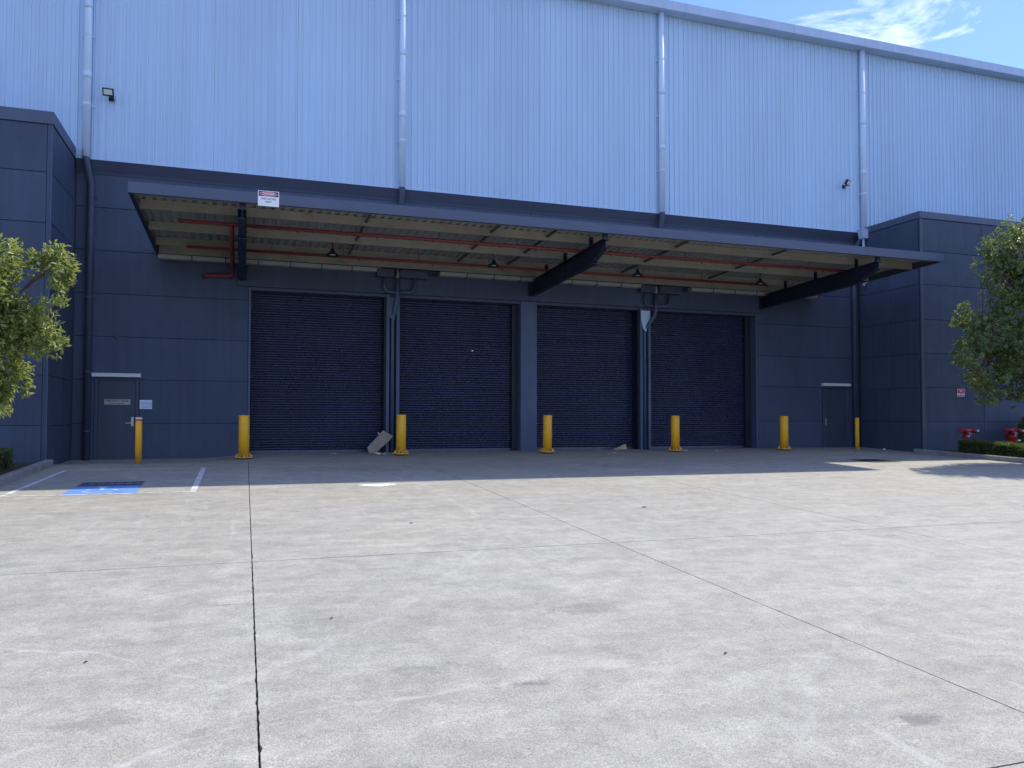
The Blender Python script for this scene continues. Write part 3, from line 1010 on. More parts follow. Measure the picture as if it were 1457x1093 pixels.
# pendant lamps under the canopy
lamp_lab = ['black cone pendant lamp under the canopy above the leaning cardboard door', 'black cone pendant lamp under the canopy before the middle arm',
            'black cone pendant lamp under the canopy just past the middle arm', 'black cone pendant lamp under the canopy beside the far arm']
for (lx, lab) in zip((2.0, 6.18, 10.42, 14.5), lamp_lab):
    t = thing('pendant_lamp', lab, 'lamp', (lx, -2.69, zb(-2.69)), 'pendant lamps under the canopy')
    z_ = zb(-2.69)
    MB().tube([(lx, -2.69, z_ + 0.001), (lx, -2.69, 5.02)], 0.010, 8).build('stem', 'lamp_black', t)
    MB().lathe([(0.02, 5.03), (0.05, 5.0), (0.055, 4.955), (0.07, 4.94), (0.165, 4.865), (0.165, 4.85), (0.15, 4.85), (0.06, 4.92)], lx, -2.69, 20).build('shade', 'lamp_black', t, smooth=True)
    MB().lathe([(0.05, 4.915), (0.10, 4.895), (0.10, 4.885), (0.04, 4.86)], lx, -2.69, 14).build('lens', 'lamp_glass', t)

# danger sign on the canopy fascia
t = thing('danger_sign', 'white danger sign with red oval on the canopy fascia', 'sign', (0.407, CYF - 0.001, zf + 0.01))
yS = CYF - 0.002
MB().box(0.197, 0.617, yS - 0.003, yS, 5.225, 5.545).build('plate', 'sign_white', t)
MB().box(0.212, 0.602, yS - 0.0045, yS - 0.003, 5.43, 5.532).build('header', 'sign_black', t)


def ellipse_plate(cx, cz, a, b, y0, y1):
    return MB().poly_prism([(cx + a * math.cos(2 * math.pi * k / 28), cz + b * math.sin(2 * math.pi * k / 28)) for k in range(28)], 'y', y0, y1)


ellipse_plate(0.407, 5.481, 0.178, 0.043, yS - 0.006, yS - 0.0045).build('oval_rim', 'sign_white', t)
ellipse_plate(0.407, 5.481, 0.170, 0.036, yS - 0.0075, yS - 0.006).build('oval', 'sign_red', t)
text_mesh('lettering', 'DANGER', 0.056, 'sign_white', t, 0.407, yS - 0.0085, 5.482, sx=1.05, bold=0.0015)
text_mesh('lettering', 'EWP ACCESS', 0.052, 'sign_black', t, 0.407, yS - 0.0038, 5.375, sx=0.95, bold=0.001)
text_mesh('lettering', 'ONLY', 0.052, 'sign_black', t, 0.407, yS - 0.0038, 5.315, sx=0.95, bold=0.001)

# ================================================================== downpipes


def downpipe(px, low, lab, zlow):
    """Pale pipe from the eaves gutter, cranked back under the cladding, then a dark pipe down."""
    t = thing('downpipe', lab, 'drain pipe', (low, -0.13, zlow), 'downpipes on the tall wall')
    y0 = -0.27
    up = MB().tube([(px, y0, 14.02), (px, y0, 7.44)], 0.095, 18).build('upper_pipe', 'pipe_paint_light', t, smooth=True)
    for zc_ in (12.4, 10.6, 8.8):
        MB().tube([(px, y0, zc_ - 0.025), (px, y0, zc_ + 0.025)], 0.103, 18).box(px - 0.17, px + 0.17, -0.178, -0.163, zc_ - 0.02, zc_ + 0.02).build('bracket', 'pipe_paint_light', up)
    for zc_ in (11.35, 9.55):
        MB().tube([(px, y0, zc_ - 0.09), (px, y0, zc_ + 0.09)], 0.1, 18).build('collar', 'pipe_paint_light', up, smooth=True)
    MB().tube([(px, y0, 7.439), (px, y0, 7.36), (px + (low - px) * .2, -0.25, 7.28), (px + (low - px) * .9, -0.15, 6.86), (low, -0.115, 6.76), (low, -0.115, zlow)], 0.088, 16).build('lower_pipe', 'trim_dark', t, smooth=True)
    for zc_ in (6.5, 5.6) + ((3.9, 2.0, 0.5) if zlow < 1 else ()):
        MB().tube([(low, -0.115, zc_ - 0.02), (low, -0.115, zc_ + 0.02)], 0.097, 14).box(low - 0.14, low + 0.14, -0.03, -0.004, zc_ - 0.02, zc_ + 0.02).build('bracket', 'trim_dark', t)
    return t


downpipe(-3.90, -3.80, 'full height downpipe beside the silver signed door', gz(-3.8, -0.1) - 0.02)
downpipe(4.18, 4.18, 'downpipe meeting the canopy above the leaning cardboard', 5.33)
downpipe(12.58, 12.58, 'downpipe meeting the canopy between middle and far arms', 5.33)
downpipe(20.62, 20.30, 'full height cranked downpipe beside the rain head', gz(20.3, -0.1) - 0.02)

t = thing('rain_head', 'small pale rain head at the top of the low block corner', 'rain head', (20.47, -0.42, 6.2))
MB().poly_prism([(20.30, 7.46), (20.36, 7.16), (20.54, 7.16), (20.565, 7.46)], 'y', -0.54, -0.30).box(20.285, 20.57, -0.555, -0.285, 7.462, 7.49).build('hopper', 'trim_light', t)
MB().tube([(20.45, -0.42, 7.16), (20.45, -0.42, 5.5)], 0.045, 12).build('pipe', 'trim_light', t, smooth=True)
MB().box(20.50, 20.567, -0.44, -0.40, 5.6, 5.64).build('bracket', 'trim_light', t)


# ================================================================== floodlights and wall fittings
def floodlight(cx, cz, yawdeg, lab):
    t = thing('floodlight', lab, 'light', (cx, CL_Y - 0.03, cz), 'floodlights on the cladding')
    R_ = Matrix.Translation((cx, -0.42, cz)) @ Matrix.Rotation(R(yawdeg), 4, 'Z') @ Matrix.Rotation(R(30), 4, 'X') @ Matrix.Scale(0.68, 4)

    def tr(mb):
        mb.v = [tuple(R_ @ Vector(p)) for p in mb.v]
        return mb
    tr(MB().cbox(-0.19, 0.19, -0.05, 0.05, -0.14, 0.14, 0.012)).build('housing', 'lamp_black', t)
    tr(MB().box(-0.145, 0.145, -0.056, -0.0505, -0.085, 0.105)).build('lens', 'lamp_glass', t)
    fins = MB()
    for k in range(6):
        fins.box(-0.15 + k * .06 - .006, -0.15 + k * .06 + .006, 0.051, 0.085, -0.12, 0.12)
    tr(fins).build('fins', 'lamp_black', t)
    MB().tube([(cx, -0.40, cz - 0.02), (cx + 0.02, -0.32, cz - 0.07), (cx + 0.04, -0.165, cz - 0.07)], 0.020, 8).box(cx - 0.02, cx + 0.10, -0.18, -0.163, cz - 0.13, cz - 0.01).build('bracket', 'lamp_black', t)


floodlight(-3.40, 9.12, 0, 'black floodlight on the cladding beside the first downpipe')
floodlight(19.80, 9.08, 28, 'black floodlight on the cladding near the rain head')

t = thing('security_camera', 'small camera on the dark wall above the silver signed door', 'camera', (-3.16, -0.002, 2.9))
MB().box(-3.20, -3.12, -0.02, -0.003, 2.87, 2.95).build('mount', 'trim_dark', t)
MB().tube([(-3.16, -0.021, 2.91), (-3.16, -0.06, 2.90), (-3.15, -0.15, 2.86)], 0.022, 10).build('body', 'steel', t)
MB().tube([(-3.1495, -0.151, 2.8595), (-3.149, -0.156, 2.857)], 0.018, 10).build('lens', 'lamp_black', t)

t = thing('notice_sheet', 'pale blue notice sheet on the wall beside the silver signed door', 'notice', (-2.45, -0.004, 1.18))
MB().box(-2.598, -2.303, -0.008, -0.004, 1.066, 1.30).build('sheet', 'sign_paper', t)
pr = MB()
for k in range(5):
    pr.box(-2.57, -2.36 + (k % 2) * .03, -0.0095, -0.008, 1.10 + k * .033, 1.113 + k * .033)
pr.build('print', 'paper_print', t)
MB().box(-2.345, -2.32, -0.0095, -0.008, 1.10, 1.26).build('print', 'paper_print', t)

t = thing('door_switch', 'small dark switch box on the wall beside the unsigned door', 'switch', (18.86, -0.004, 1.25))
MB().cbox(18.82, 18.90, -0.045, -0.003, 1.17, 1.33, 0.006).build('box', 'column_blue', t)
MB().tube([(18.86, -0.0455, 1.25), (18.86, -0.06, 1.25)], 0.02, 10).build('button', 'trim_dark', t)

t = thing('hydrant_sign', 'small red fire hydrant sign on the dark low block', 'sign', (22.18, -2.744, 1.71))
MB().box(22.025, 22.335, -2.752, -2.7435, 1.585, 1.835).build('plate', 'sign_white', t)
MB().box(22.037, 22.323, -2.7535, -2.752, 1.69, 1.823).build('panel', 'sign_red', t)
MB().box(22.037, 22.323, -2.7535, -2.752, 1.597, 1.632).build('panel', 'sign_red', t)
text_mesh('lettering', 'FIRE', 0.062, 'sign_white', t, 22.18, -2.7545, 1.765, bold=0.0016)
text_mesh('lettering', 'HYDRANT', 0.052, 'sign_red', t, 22.18, -2.7530, 1.66, sx=1.0, bold=0.0014)


# ================================================================== hydrants
def hydrant(cx, cy, lab, kind):
    g0 = gz(cx, cy) + 0.06
    t = thing('fire_hydrant', lab, 'hydrant', (cx, cy, g0), 'hydrants against the dark wall')
    r = 0.075 if kind == 0 else 0.15
    MB().lathe([(r + .07, g0 - .03), (r + .07, g0 + .03), (r, g0 + .03), (r, g0 + .42), (r * 1.15, g0 + .44), (r * 1.15, g0 + .5), (r * .9, g0 + .53), (r * .8, g0 + .66)], cx, cy, 18).build('body', 'hydrant_red', t, smooth=True)
    zt = g0 + 0.68
    hm = MB().tube([(cx - 0.25, cy - 0.03, zt), (cx + 0.25, cy - 0.03, zt)], 0.062, 14)
    hm.build('manifold', 'hydrant_red', t, smooth=True)
    for s in (-1, 1):
        o = MB().tube([(cx + s * 0.25, cy - 0.03, zt), (cx + s * 0.33, cy - 0.10, zt - 0.02)], 0.07, 14).build('outlet', 'hydrant_red', t, smooth=True)
        MB().tube([(cx + s * 0.332, cy - 0.102, zt - 0.02), (cx + s * 0.375, cy - 0.14, zt - 0.032)], 0.058, 14).build('cap', 'steel' if s > 0 else 'hydrant_red', o, smooth=True)
    o = MB().tube([(cx - 0.06, cy - 0.06, zt - 0.05), (cx - 0.07, cy - 0.20, zt - 0.09)], 0.06, 12).build('outlet', 'hydrant_red', t, smooth=True)
    MB().tube([(cx - 0.07, cy - 0.201, zt - 0.09), (cx - 0.073, cy - 0.245, zt - 0.10)], 0.05, 12).build('cap', 'steel', o, smooth=True)
    MB().tube([(cx, cy - 0.06, zt - 0.16), (cx, cy - 0.10 - r * .3, zt - 0.165)], 0.035, 10).build('plate', 'sign_white', t)
    if kind == 1:
        MB().tube([(cx + 0.12, cy - 0.05, g0 + 0.33), (cx + 0.25, cy - 0.12, g0 + 0.36)], 0.05, 12).build('test_outlet', 'steel', t, smooth=True)
    else:
        MB().tube([(cx - 0.07, cy - 0.03, g0 + 0.36), (cx - 0.13, cy - 0.06, g0 + 0.37)], 0.03, 10).build('test_outlet', 'steel', t, smooth=True)


hydrant(21.62, -3.40, 'slim red fire hydrant behind the end of the hedge', 0)
hydrant(23.55, -3.40, 'stout red fire hydrant behind the hedge under the tree', 1)


# ================================================================== bollards
BASE = {}


def bollard_parts(t, h, x, y, z):
    r = 0.132
    if not BASE:
        BASE['post'] = MB().lathe([(r, 0.05), (r, h - 0.012), (r - 0.010, h), (0.02, h + 0.002)], 0, 0, 28).mesh('post', 'bollard_yellow', smooth=True)
        BASE['base_plate'] = MB().lathe([(0.225, 0.028), (0.228, 0.034), (0.228, 0.052), (0.222, 0.058), (0.10, 0.058)], 0, 0, 28).mesh('base_plate', 'bollard_yellow', smooth=False)
        BASE['pad'] = MB().lathe([(0.17, -0.03), (0.17, 0.0275)], 0, 0, 20).mesh('pad', 'black_rubber')
        BASE['gusset'] = MB().poly_prism([(r - 0.004, 0.059), (0.215, 0.059), (0.205, 0.085), (r - 0.004, 0.165)], 'y', -0.007, 0.007).mesh('gusset', 'bollard_yellow')
        BASE['bolt'] = MB().lathe([(0.018, 0.059), (0.018, 0.08), (0.009, 0.082), (0.009, 0.10)], 0, 0, 6).mesh('bolt', 'steel')
    for k in ('post', 'base_plate', 'pad'):
        place(k, BASE[k], (x, y, z), t)
    for k in range(6):
        o = place('gusset', BASE['gusset'], (x, y, z), t)
        o.rotation_euler = (0, 0, R(30 + 60 * k))
        a = R(60 * k)
        place('bolt', BASE['bolt'], (x + 0.185 * math.cos(a), y + 0.185 * math.sin(a), z), t)


BL = [(-0.02, -1.35, 'yellow steel bollard at the jamb of the first roller door'),
      (4.05, -1.02, 'yellow steel bollard next to the leaning grey cardboard'),
      (8.36, -0.98, 'yellow steel bollard in front of the wide middle pier'),
      (12.60, -0.98, 'yellow steel bollard between the third and fourth roller doors'),
      (16.62, -0.98, 'yellow steel bollard by the panel wall past the last roller door')]
for (bx, by, lab) in BL:
    bz = gz(bx, by)
    t = thing('bollard', lab, 'bollard', (bx, by, bz), 'stout yellow bollards before the roller doors')
    bollard_parts(t, 0.905 - bz if bx < 0 else 0.92 - bz, bx, by, bz)
    t.rotation_euler = (rng.uniform(-0.012, 0.012), rng.uniform(-0.014, 0.014), rng.uniform(0, 0.8))


def slim_bollard(x, y, top, r, lab, band):
    z = gz(x, y)
    t = thing('slim_bollard', lab, 'bollard', (x, y, z), 'slim yellow bollards by the side doors')
    MB().lathe([(r, z - 0.03), (r, top - 0.01), (r - .008, top), (0.01, top + .004)], x, y, 20).build('post', 'bollard_yellow', t, smooth=True)
    if band:
        MB().lathe([(r + .003, top - .085), (r + .003, top - .045), (r, top - .045)], x, y, 20).build('band', 'band_red', t)
        MB().lathe([(r + .003, top - .043), (r + .003, top - .014), (r, top - .014)], x, y, 20).build('band', 'band_white', t)
    else:
        MB().lathe([(r + .02, z - .03), (r + .02, z + .02), (r, z + .03)], x, y, 20).build('collar', 'bollard_yellow', t)


slim_bollard(-2.35, -2.25, 0.845, 0.075, 'slim yellow bollard with red and white band by the silver signed door', True)
slim_bollard(19.50, -1.05, 0.885, 0.07, 'slim plain yellow bollard by the unsigned door', False)

# ================================================================== kerbs, garden beds, hedges
for name, xa, xb, xbed0, xbed1, ya, yb in (('kerb', -4.16, -4.02, -15.5, -4.161, -15.0, -2.62), ('kerb', 20.16, 20.30, 20.301, 38.0, -17.0, -2.76)):
    m = MB()
    ys_ = list(np.linspace(ya, yb, 30))
    for i in range(len(ys_) - 1):
        a, b = ys_[i], ys_[i + 1]
        gap = 0.004
        za, zb2 = gz(xa, a), gz(xa, b)
        h = 0.135
        ch = 0.02
        left = xa < 0
        outl = [(xa, -0.1), (xb, -0.1), (xb, h - (ch if left else 0)), (xb - (ch if left else 0), h), (xa + (0 if left else ch), h), (xa, h - (0 if left else ch))]
        n = len(outl)
        vs = [(u, a + (gap if i % 4 == 0 else 0), w + za) for u, w in outl] + [(u, b, w + zb2) for u, w in outl]
        fs = [tuple(range(n)), tuple(range(n, 2 * n))[::-1]] + [(k, n + k, n + (k + 1) % n, (k + 1) % n) for k in range(n)]
        m.add(vs, fs)
    struct(m.build(name, 'kerb_concrete'))
    m = MB()
    xs_ = np.linspace(xbed0, xbed1, 40); ysb = np.linspace(ya, yb, 50)
    for yv in ysb:
        for xv in xs_:
            m.v.append((xv, yv, gz(xv, yv) + 0.075 + rng.uniform(-0.012, 0.012)))
    for j in range(len(ysb) - 1):
        for i in range(len(xs_) - 1):
            a = j * len(xs_) + i
            m.f.append((a, a + 1, a + 1 + len(xs_), a + len(xs_)))
    struct(m.build('garden_bed', 'soil'))


def leaves_mesh(name, P, Dr, Nn, L, Wd, mat, off, fold=0.25, curl=0.15):
    """Many leaves at once: P base points, Dr directions, Nn face normals (unit), L lengths, Wd widths."""
    n = len(P)
    S = np.cross(Dr, Nn)
    S /= np.linalg.norm(S, axis=1, keepdims=True) + 1e-9
    Nn = np.cross(S, Dr)
    L_, W_ = L[:, None], Wd[:, None]
    v0 = P
    v1 = P + Dr * L_ * .45 + S * W_ * .5 + Nn * W_ * fold
    v2 = P + Dr * L_ * .45 - S * W_ * .5 + Nn * W_ * fold
    v3 = P + Dr * L_ - Nn * L_ * curl
    V = np.stack([v0, v1, v3, v2], axis=1).reshape(-1, 3) - np.array(off)
    me = bpy.data.meshes.new(name)
    me.vertices.add(4 * n)
    me.vertices.foreach_set('co', V.astype(np.float32).ravel())
    idx = np.arange(n)[:, None] * 4
    tri = np.concatenate([idx + np.array([[0, 1, 2]]), idx + np.array([[0, 2, 3]])], axis=1).astype(np.int32).ravel()
    me.loops.add(6 * n)
    me.loops.foreach_set('vertex_index', tri)
    me.polygons.add(2 * n)
    me.polygons.foreach_set('loop_start', np.arange(0, 6 * n, 3, dtype=np.int32))
    me.polygons.foreach_set('loop_total', np.full(2 * n, 3, dtype=np.int32))
    me.update(calc_edges=True)
    me.validate()
    me.materials.append(MATS[mat])
    return me


def unit(a):
    return a / (np.linalg.norm(a, axis=1, keepdims=True) + 1e-9)


def hedge(x0, x1, y0, y1, h, lab, n, seed):
    g = np.random.default_rng(seed)
    xm, ym = (x0 + x1) / 2, (y0 + y1) / 2
    t = thing('hedge', lab, 'hedge', (xm, ym, gz(xm, ym) + 0.07))
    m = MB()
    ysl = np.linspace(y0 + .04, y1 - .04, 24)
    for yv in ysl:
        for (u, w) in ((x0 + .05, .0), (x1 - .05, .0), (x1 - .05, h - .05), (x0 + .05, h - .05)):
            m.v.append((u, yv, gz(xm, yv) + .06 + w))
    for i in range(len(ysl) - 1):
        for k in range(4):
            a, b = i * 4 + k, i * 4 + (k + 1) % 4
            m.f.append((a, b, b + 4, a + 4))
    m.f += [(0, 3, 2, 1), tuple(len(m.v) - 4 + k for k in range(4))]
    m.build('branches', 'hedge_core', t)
    face = g.choice(5, n, p=[.30, .18, .40, .06, .06])
    u = g.random(n); w = g.random(n)
    y = y0 + (y1 - y0) * u
    zz = h * w
    X = np.where(face == 0, x0, np.where(face == 1, x1, x0 + (x1 - x0) * w))
    Y = np.where(face == 3, y0, np.where(face == 4, y1, y))
    Zr = np.where(face == 2, h, np.where(face >= 3, h * u, zz))
    bumpy = 0.025 * np.sin(Y * 7.1) + 0.02 * np.sin(Y * 17.0 + X * 9) + g.normal(0, .012, n)
    NRM = np.zeros((n, 3))
    NRM[face == 0, 0] = -1; NRM[face == 1, 0] = 1; NRM[face == 2, 2] = 1; NRM[face == 3, 1] = -1; NRM[face == 4, 1] = 1
    Zg = np.array([gz(xm, yy) for yy in Y]) + .07
    P = np.stack([X, Y, Zg + Zr], axis=1) + NRM * (bumpy - .03)[:, None]
    Dr = unit(NRM * .9 + g.normal(0, .6, (n, 3)) + np.array([0, 0, .35]))
    Nn = unit(NRM + g.normal(0, .6, (n, 3)))
    me = leaves_mesh('foliage', P, Dr, Nn, g.uniform(.03, .055, n), g.uniform(.016, .028, n), 'leaf_hedge', wloc(t))
    o = bpy.data.objects.new('foliage', me); COL.objects.link(o); o.parent = t


hedge(20.66, 21.30, -13.0, -3.95, 0.40, 'clipped low green hedge behind the kerb in front of the hydrants', 26000, 3)
hedge(-5.35, -4.52, -12.0, -3.75, 0.40, 'clipped low green hedge behind the kerb by the parking bay', 16000, 4)


def tree(lab, base, lobes, n_twig, leaves_per, LL, LW, mat, seed, trunk_r, fork):
    g = np.random.default_rng(seed)
    rr = random.Random(seed)
    t = thing('tree', lab, 'tree', base)
    bx, by, bz = base
    fk = Vector((bx, by, bz)) + Vector(fork)
    m = MB()
    m.tube([(bx, by, bz - 0.1), (bx + .02, by + .01, bz + fork[2] * .5), tuple(fk)], [trunk_r * 1.25, trunk_r, trunk_r * .8], 10)
    for (c, rad) in lobes:
        c = Vector(c)
        mid = fk.lerp(c, 0.5) + Vector((rr.uniform(-.2, .2), rr.uniform(-.2, .2), rr.uniform(0, .25)))
        m.tube([tuple(fk - Vector((0, 0, .15))), tuple(mid), tuple(c)], [trunk_r * .45, trunk_r * .28, trunk_r * .10], 7)
        for _ in range(5):
            d = Vector((rr.gauss(0, 1), rr.gauss(0, 1), rr.gauss(0.3, 1))).normalized() * rad * rr.uniform(.6, .95)
            m.tube([tuple(mid.lerp(c, .6)), tuple(c + d * .5 + Vector((0, 0, .05))), tuple(c + d)], [trunk_r * .13, trunk_r * .08, trunk_r * .03], 5)
    m.build('trunk', 'bark', t, smooth=True)
    vol = np.array([r_ ** 2.2 for _, r_ in lobes]); vol /= vol.sum()
    which = g.choice(len(lobes), n_twig, p=vol)
    C = np.array([c for c, _ in lobes])[which]
    Rr = np.array([r_ for _, r_ in lobes])[which]
    d = unit(g.normal(0, 1, (n_twig, 3)))
    rad = Rr * (0.35 + 0.65 * g.random(n_twig) ** 0.6)
    # lumpy outline, with gaps
    lump = 1 + .22 * np.sin(d[:, 0] * 5 + which) * np.sin(d[:, 1] * 4.3 + which * 1.7) + .15 * np.sin(d[:, 2] * 7 + which * .6)
    T = C + d * (rad * lump)[:, None]
    gap = np.sin(T[:, 0] * 3.9 + seed) * np.sin(T[:, 1] * 3.3 + 1.3 * seed) * np.sin(T[:, 2] * 4.4 + .7 * seed)
    keep = (gap < 0.22) & (T[:, 2] > bz + .3)
    T, d = T[keep], d[keep]
    n = len(T)
    axis = unit(d * 1.0 + g.normal(0, .45, (n, 3)) + np.array([0, 0, .25]))
    k = leaves_per
    P = np.repeat(T, k, axis=0); A = np.repeat(axis, k, axis=0)
    s = g.random(n * k)
    P = P + A * (s * LL[1] * 1.3)[:, None]
    side = unit(g.normal(0, 1, (n * k, 3)))
    side = unit(side - A * (side * A).sum(1, keepdims=True))
    Dr = unit(A * (.35 + .5 * s)[:, None] + side * .9 + np.array([0, 0, -.12]))
    Nn = unit(A * .8 + np.array([0, 0, .7]) + g.normal(0, .4, (n * k, 3)))
    me = leaves_mesh('crown', P, Dr, Nn, g.uniform(LL[0], LL[1], n * k), g.uniform(LW[0], LW[1], n * k), mat, wloc(t))
    o = bpy.data.objects.new('crown', me); COL.objects.link(o); o.parent = t
    return t


TL = (-4.95, -8.6, gz(-4.95, -8.6) + .07)
tree('small bright green tree in the bed beside the parking bay', TL,
     [((-3.45, -8.5, 3.05), .38), ((-2.90, -8.45, 3.18), .24), ((-3.12, -8.6, 2.68), .32), ((-3.80, -8.7, 2.75), .52), ((-3.50, -8.4, 2.30), .36),
      ((-2.98, -8.5, 2.06), .20), ((-3.72, -8.45, 1.75), .46), ((-3.45, -8.3, 1.42), .24), ((-3.85, -8.5, 1.1), .34), ((-4.25, -8.9, 2.85), .6), ((-4.6, -8.1, 2.5), .75),
      ((-5.1, -8.7, 3.6), .7), ((-5.5, -8.4, 3.2), .8), ((-5.3, -9.2, 2.4), .8), ((-6.1, -8.6, 2.6), .65), ((-5.0, -7.8, 1.7), .6), ((-4.55, -9.0, 1.6), .55)],
     9500, 9, (.07, .12), (.030, .046), 'leaf_light', 11, .060, (0.05, 0, 1.3))

TR = (22.3, -6.7, gz(22.3, -6.7) + .07)
tree('tall dense green tree over the hedge and hydrants', TR,
     [((19.85, -6.5, 5.5), .72), ((19.35, -6.4, 5.0), .42), ((19.75, -6.7, 4.55), .6), ((18.62, -6.4, 3.55), .48), ((19.10, -6.6, 3.0), .80), ((19.9, -6.8, 3.5), 1.05),
      ((18.32, -6.5, 2.55), .40), ((19.3, -6.4, 2.1), .72), ((20.2, -6.5, 2.0), .8), ((19.0, -6.5, 1.55), .32), ((20.6, -6.9, 4.9), 1.0), ((20.7, -6.2, 5.5), .8),
      ((21.7, -7.0, 5.4), 1.1), ((22.2, -6.4, 6.6), .9), ((22.8, -6.8, 6.4), 1.3), ((21.3, -6.6, 3.3), 1.2), ((22.6, -7.4, 4.4), 1.4), ((23.6, -6.2, 5.0), 1.3),
      ((23.3, -6.9, 3.0), 1.2), ((21.2, -6.5, 2.1), .8), ((22.0, -5.9, 4.4), 1.2)],
     12000, 9, (.07, .12), (.034, .054), 'leaf_dark', 23, .14, (0.1, 0, 1.6))

# dark shrub behind the stout hydrant
gq = np.random.default_rng(5)
t = thing('shrub', 'dark round shrub at the wall past the stout hydrant', 'shrub', (24.6, -3.35, gz(24.6, -3.35) + .07))
n = 5000
d = unit(gq.normal(0, 1, (n, 3)))
P = np.array([24.6, -3.45, 0.42]) + d * np.array([.55, .5, .62]) * (0.6 + .4 * gq.random(n) ** .5)[:, None]
P = P[P[:, 2] > -.2]; d = d[:len(P)]
n = len(P)
me = leaves_mesh('crown', P, unit(d + gq.normal(0, .5, (n, 3))), unit(d + gq.normal(0, .6, (n, 3))), gq.uniform(.05, .09, n), gq.uniform(.025, .04, n), 'leaf_dark', wloc(t))
o = bpy.data.objects.new('crown', me); COL.objects.link(o); o.parent = t
MB().tube([(24.6, -3.4, gz(24.6, -3.4) + 0.02), (24.62, -3.42, .2), (24.55, -3.45, .5)], [.03, .025, .012], 7).build('stem', 'bark', t)

# ================================================================== pavement markings
bay = thing('parking_bay', 'accessible parking bay outlined in worn white paint', 'parking bay', (-2.2, -6.0, gz(-2.2, -6.0)))
ground_strip([((-3.66, -8.14), (-3.57, -8.14), (-3.50, -3.86), (-3.58, -3.86))], 'bay_line', 'paint_white', 0.004, bay)
ground_strip([((-0.87, -8.14), (-0.77, -8.14), (-0.80, -3.80), (-0.90, -3.80))], 'bay_line', 'paint_white', 0.004, bay)
ground_strip([((-3.569, -8.17), (-3.569, -8.10), (-0.871, -8.10), (-0.871, -8.17))], 'bay_line', 'paint_white', 0.0042, bay)
ground_strip([((-3.499, -3.86), (-3.499, -3.78), (-0.901, -3.78), (-0.901, -3.86))], 'bay_line', 'paint_white_thin', 0.0042, bay)
ground_strip([((-2.80, -8.095), (-1.70, -8.095), (-1.74, -6.98), (-2.80, -6.98))], 'blue_patch', 'paint_blue', 0.004, bay)
ground_strip([((-2.78, -6.975), (-1.75, -6.975), (-1.75, -6.33), (-2.78, -6.33))], 'dark_patch', 'paint_dark', 0.0041, bay)
# wheelchair symbol: seat and body stroke, wheel arc, head


def ground_stroke(name, pts, w, mat, lift):
    m = MB()
    for i in range(len(pts)):
        a = Vector(pts[max(0, i - 1)]); b = Vector(pts[min(len(pts) - 1, i + 1)])
        d_ = (b - a).normalized(); nrm = Vector((-d_.y, d_.x)) * w / 2
        p = Vector(pts[i])
        for s_ in (1, -1):
            q = p + nrm * s_
            m.v.append((q.x, q.y, gz(q.x, q.y) + lift))
    for i in range(len(pts) - 1):
        m.f.append((2 * i + 1, 2 * i + 3, 2 * i + 2, 2 * i))
    return m.build(name, mat, bay)


cx0, cy0 = -2.25, -7.56
ground_stroke('symbol', [(cx0 - .06, cy0 + .26), (cx0 - .04, cy0 - .02), (cx0 + .16, cy0 - .02), (cx0 + .25, cy0 - .27), (cx0 + .32, cy0 - .25)], .07, 'paint_symbol', .0085)
ground_stroke('symbol', [(cx0 - .04 + .25 * math.cos(a), cy0 - .17 + .25 * math.sin(a)) for a in np.linspace(R(130), R(360), 18)], .06, 'paint_symbol', .0085)
ground_stroke('symbol', [(cx0 - .06 + .05 * math.cos(a), cy0 + .36 + .05 * math.sin(a)) for a in np.linspace(0, 2 * math.pi, 12)], .07, 'paint_symbol', .0085)
for k in range(6):
    sx_ = -2.62 + k * .15
    ground_stroke('worn_letter', [(sx_, -6.72), (sx_ + .05, -6.60), (sx_ + .08, -6.70)], .025, 'paint_white_thin', .0085)

wp = thing('paint_patch', 'bright white paint patch on the concrete at the shadow edge', 'paint mark', (2.35, -7.85, gz(2.35, -7.85)))
m = MB()
outl = [(1.97, -7.80), (2.08, -7.72), (2.25, -7.66), (2.42, -7.64), (2.60, -7.66), (2.72, -7.74), (2.69, -7.82), (2.55, -7.90), (2.47, -8.02), (2.34, -8.07), (2.22, -8.02), (2.10, -7.93)]
c_ = (2.36, -7.83)
m.v = [(c_[0], c_[1], gz(*c_) + .004)] + [(x_, y_, gz(x_, y_) + .004) for x_, y_ in outl]
m.f = [(0, i + 1, (i + 1) % len(outl) + 1)[::-1] for i in range(len(outl))]
m.build('patch', 'paint_white_fresh', wp)
ground_strip([((2.70, -7.80), (2.70, -7.74), (3.15, -7.76), (3.15, -7.79))], 'smear', 'paint_white_thin', 0.0045, wp)

# drain cover
t = thing('drain_cover', 'dark square iron drain cover in the shaded concrete', 'drain cover', (16.4, -5.06, gz(16.4, -5.06)))
ground_strip([((15.95, -5.52), (16.95, -5.52), (16.90, -4.60), (15.95, -4.60))], 'frame', 'drain_iron', 0.004, t)
for k in range(10):
    yk = -5.46 + k * 0.088
    ground_strip([((16.0, yk), (16.88, yk), (16.88, yk + .05), (16.0, yk + .05))], 'bar', 'drain_iron', 0.012, t, 2)

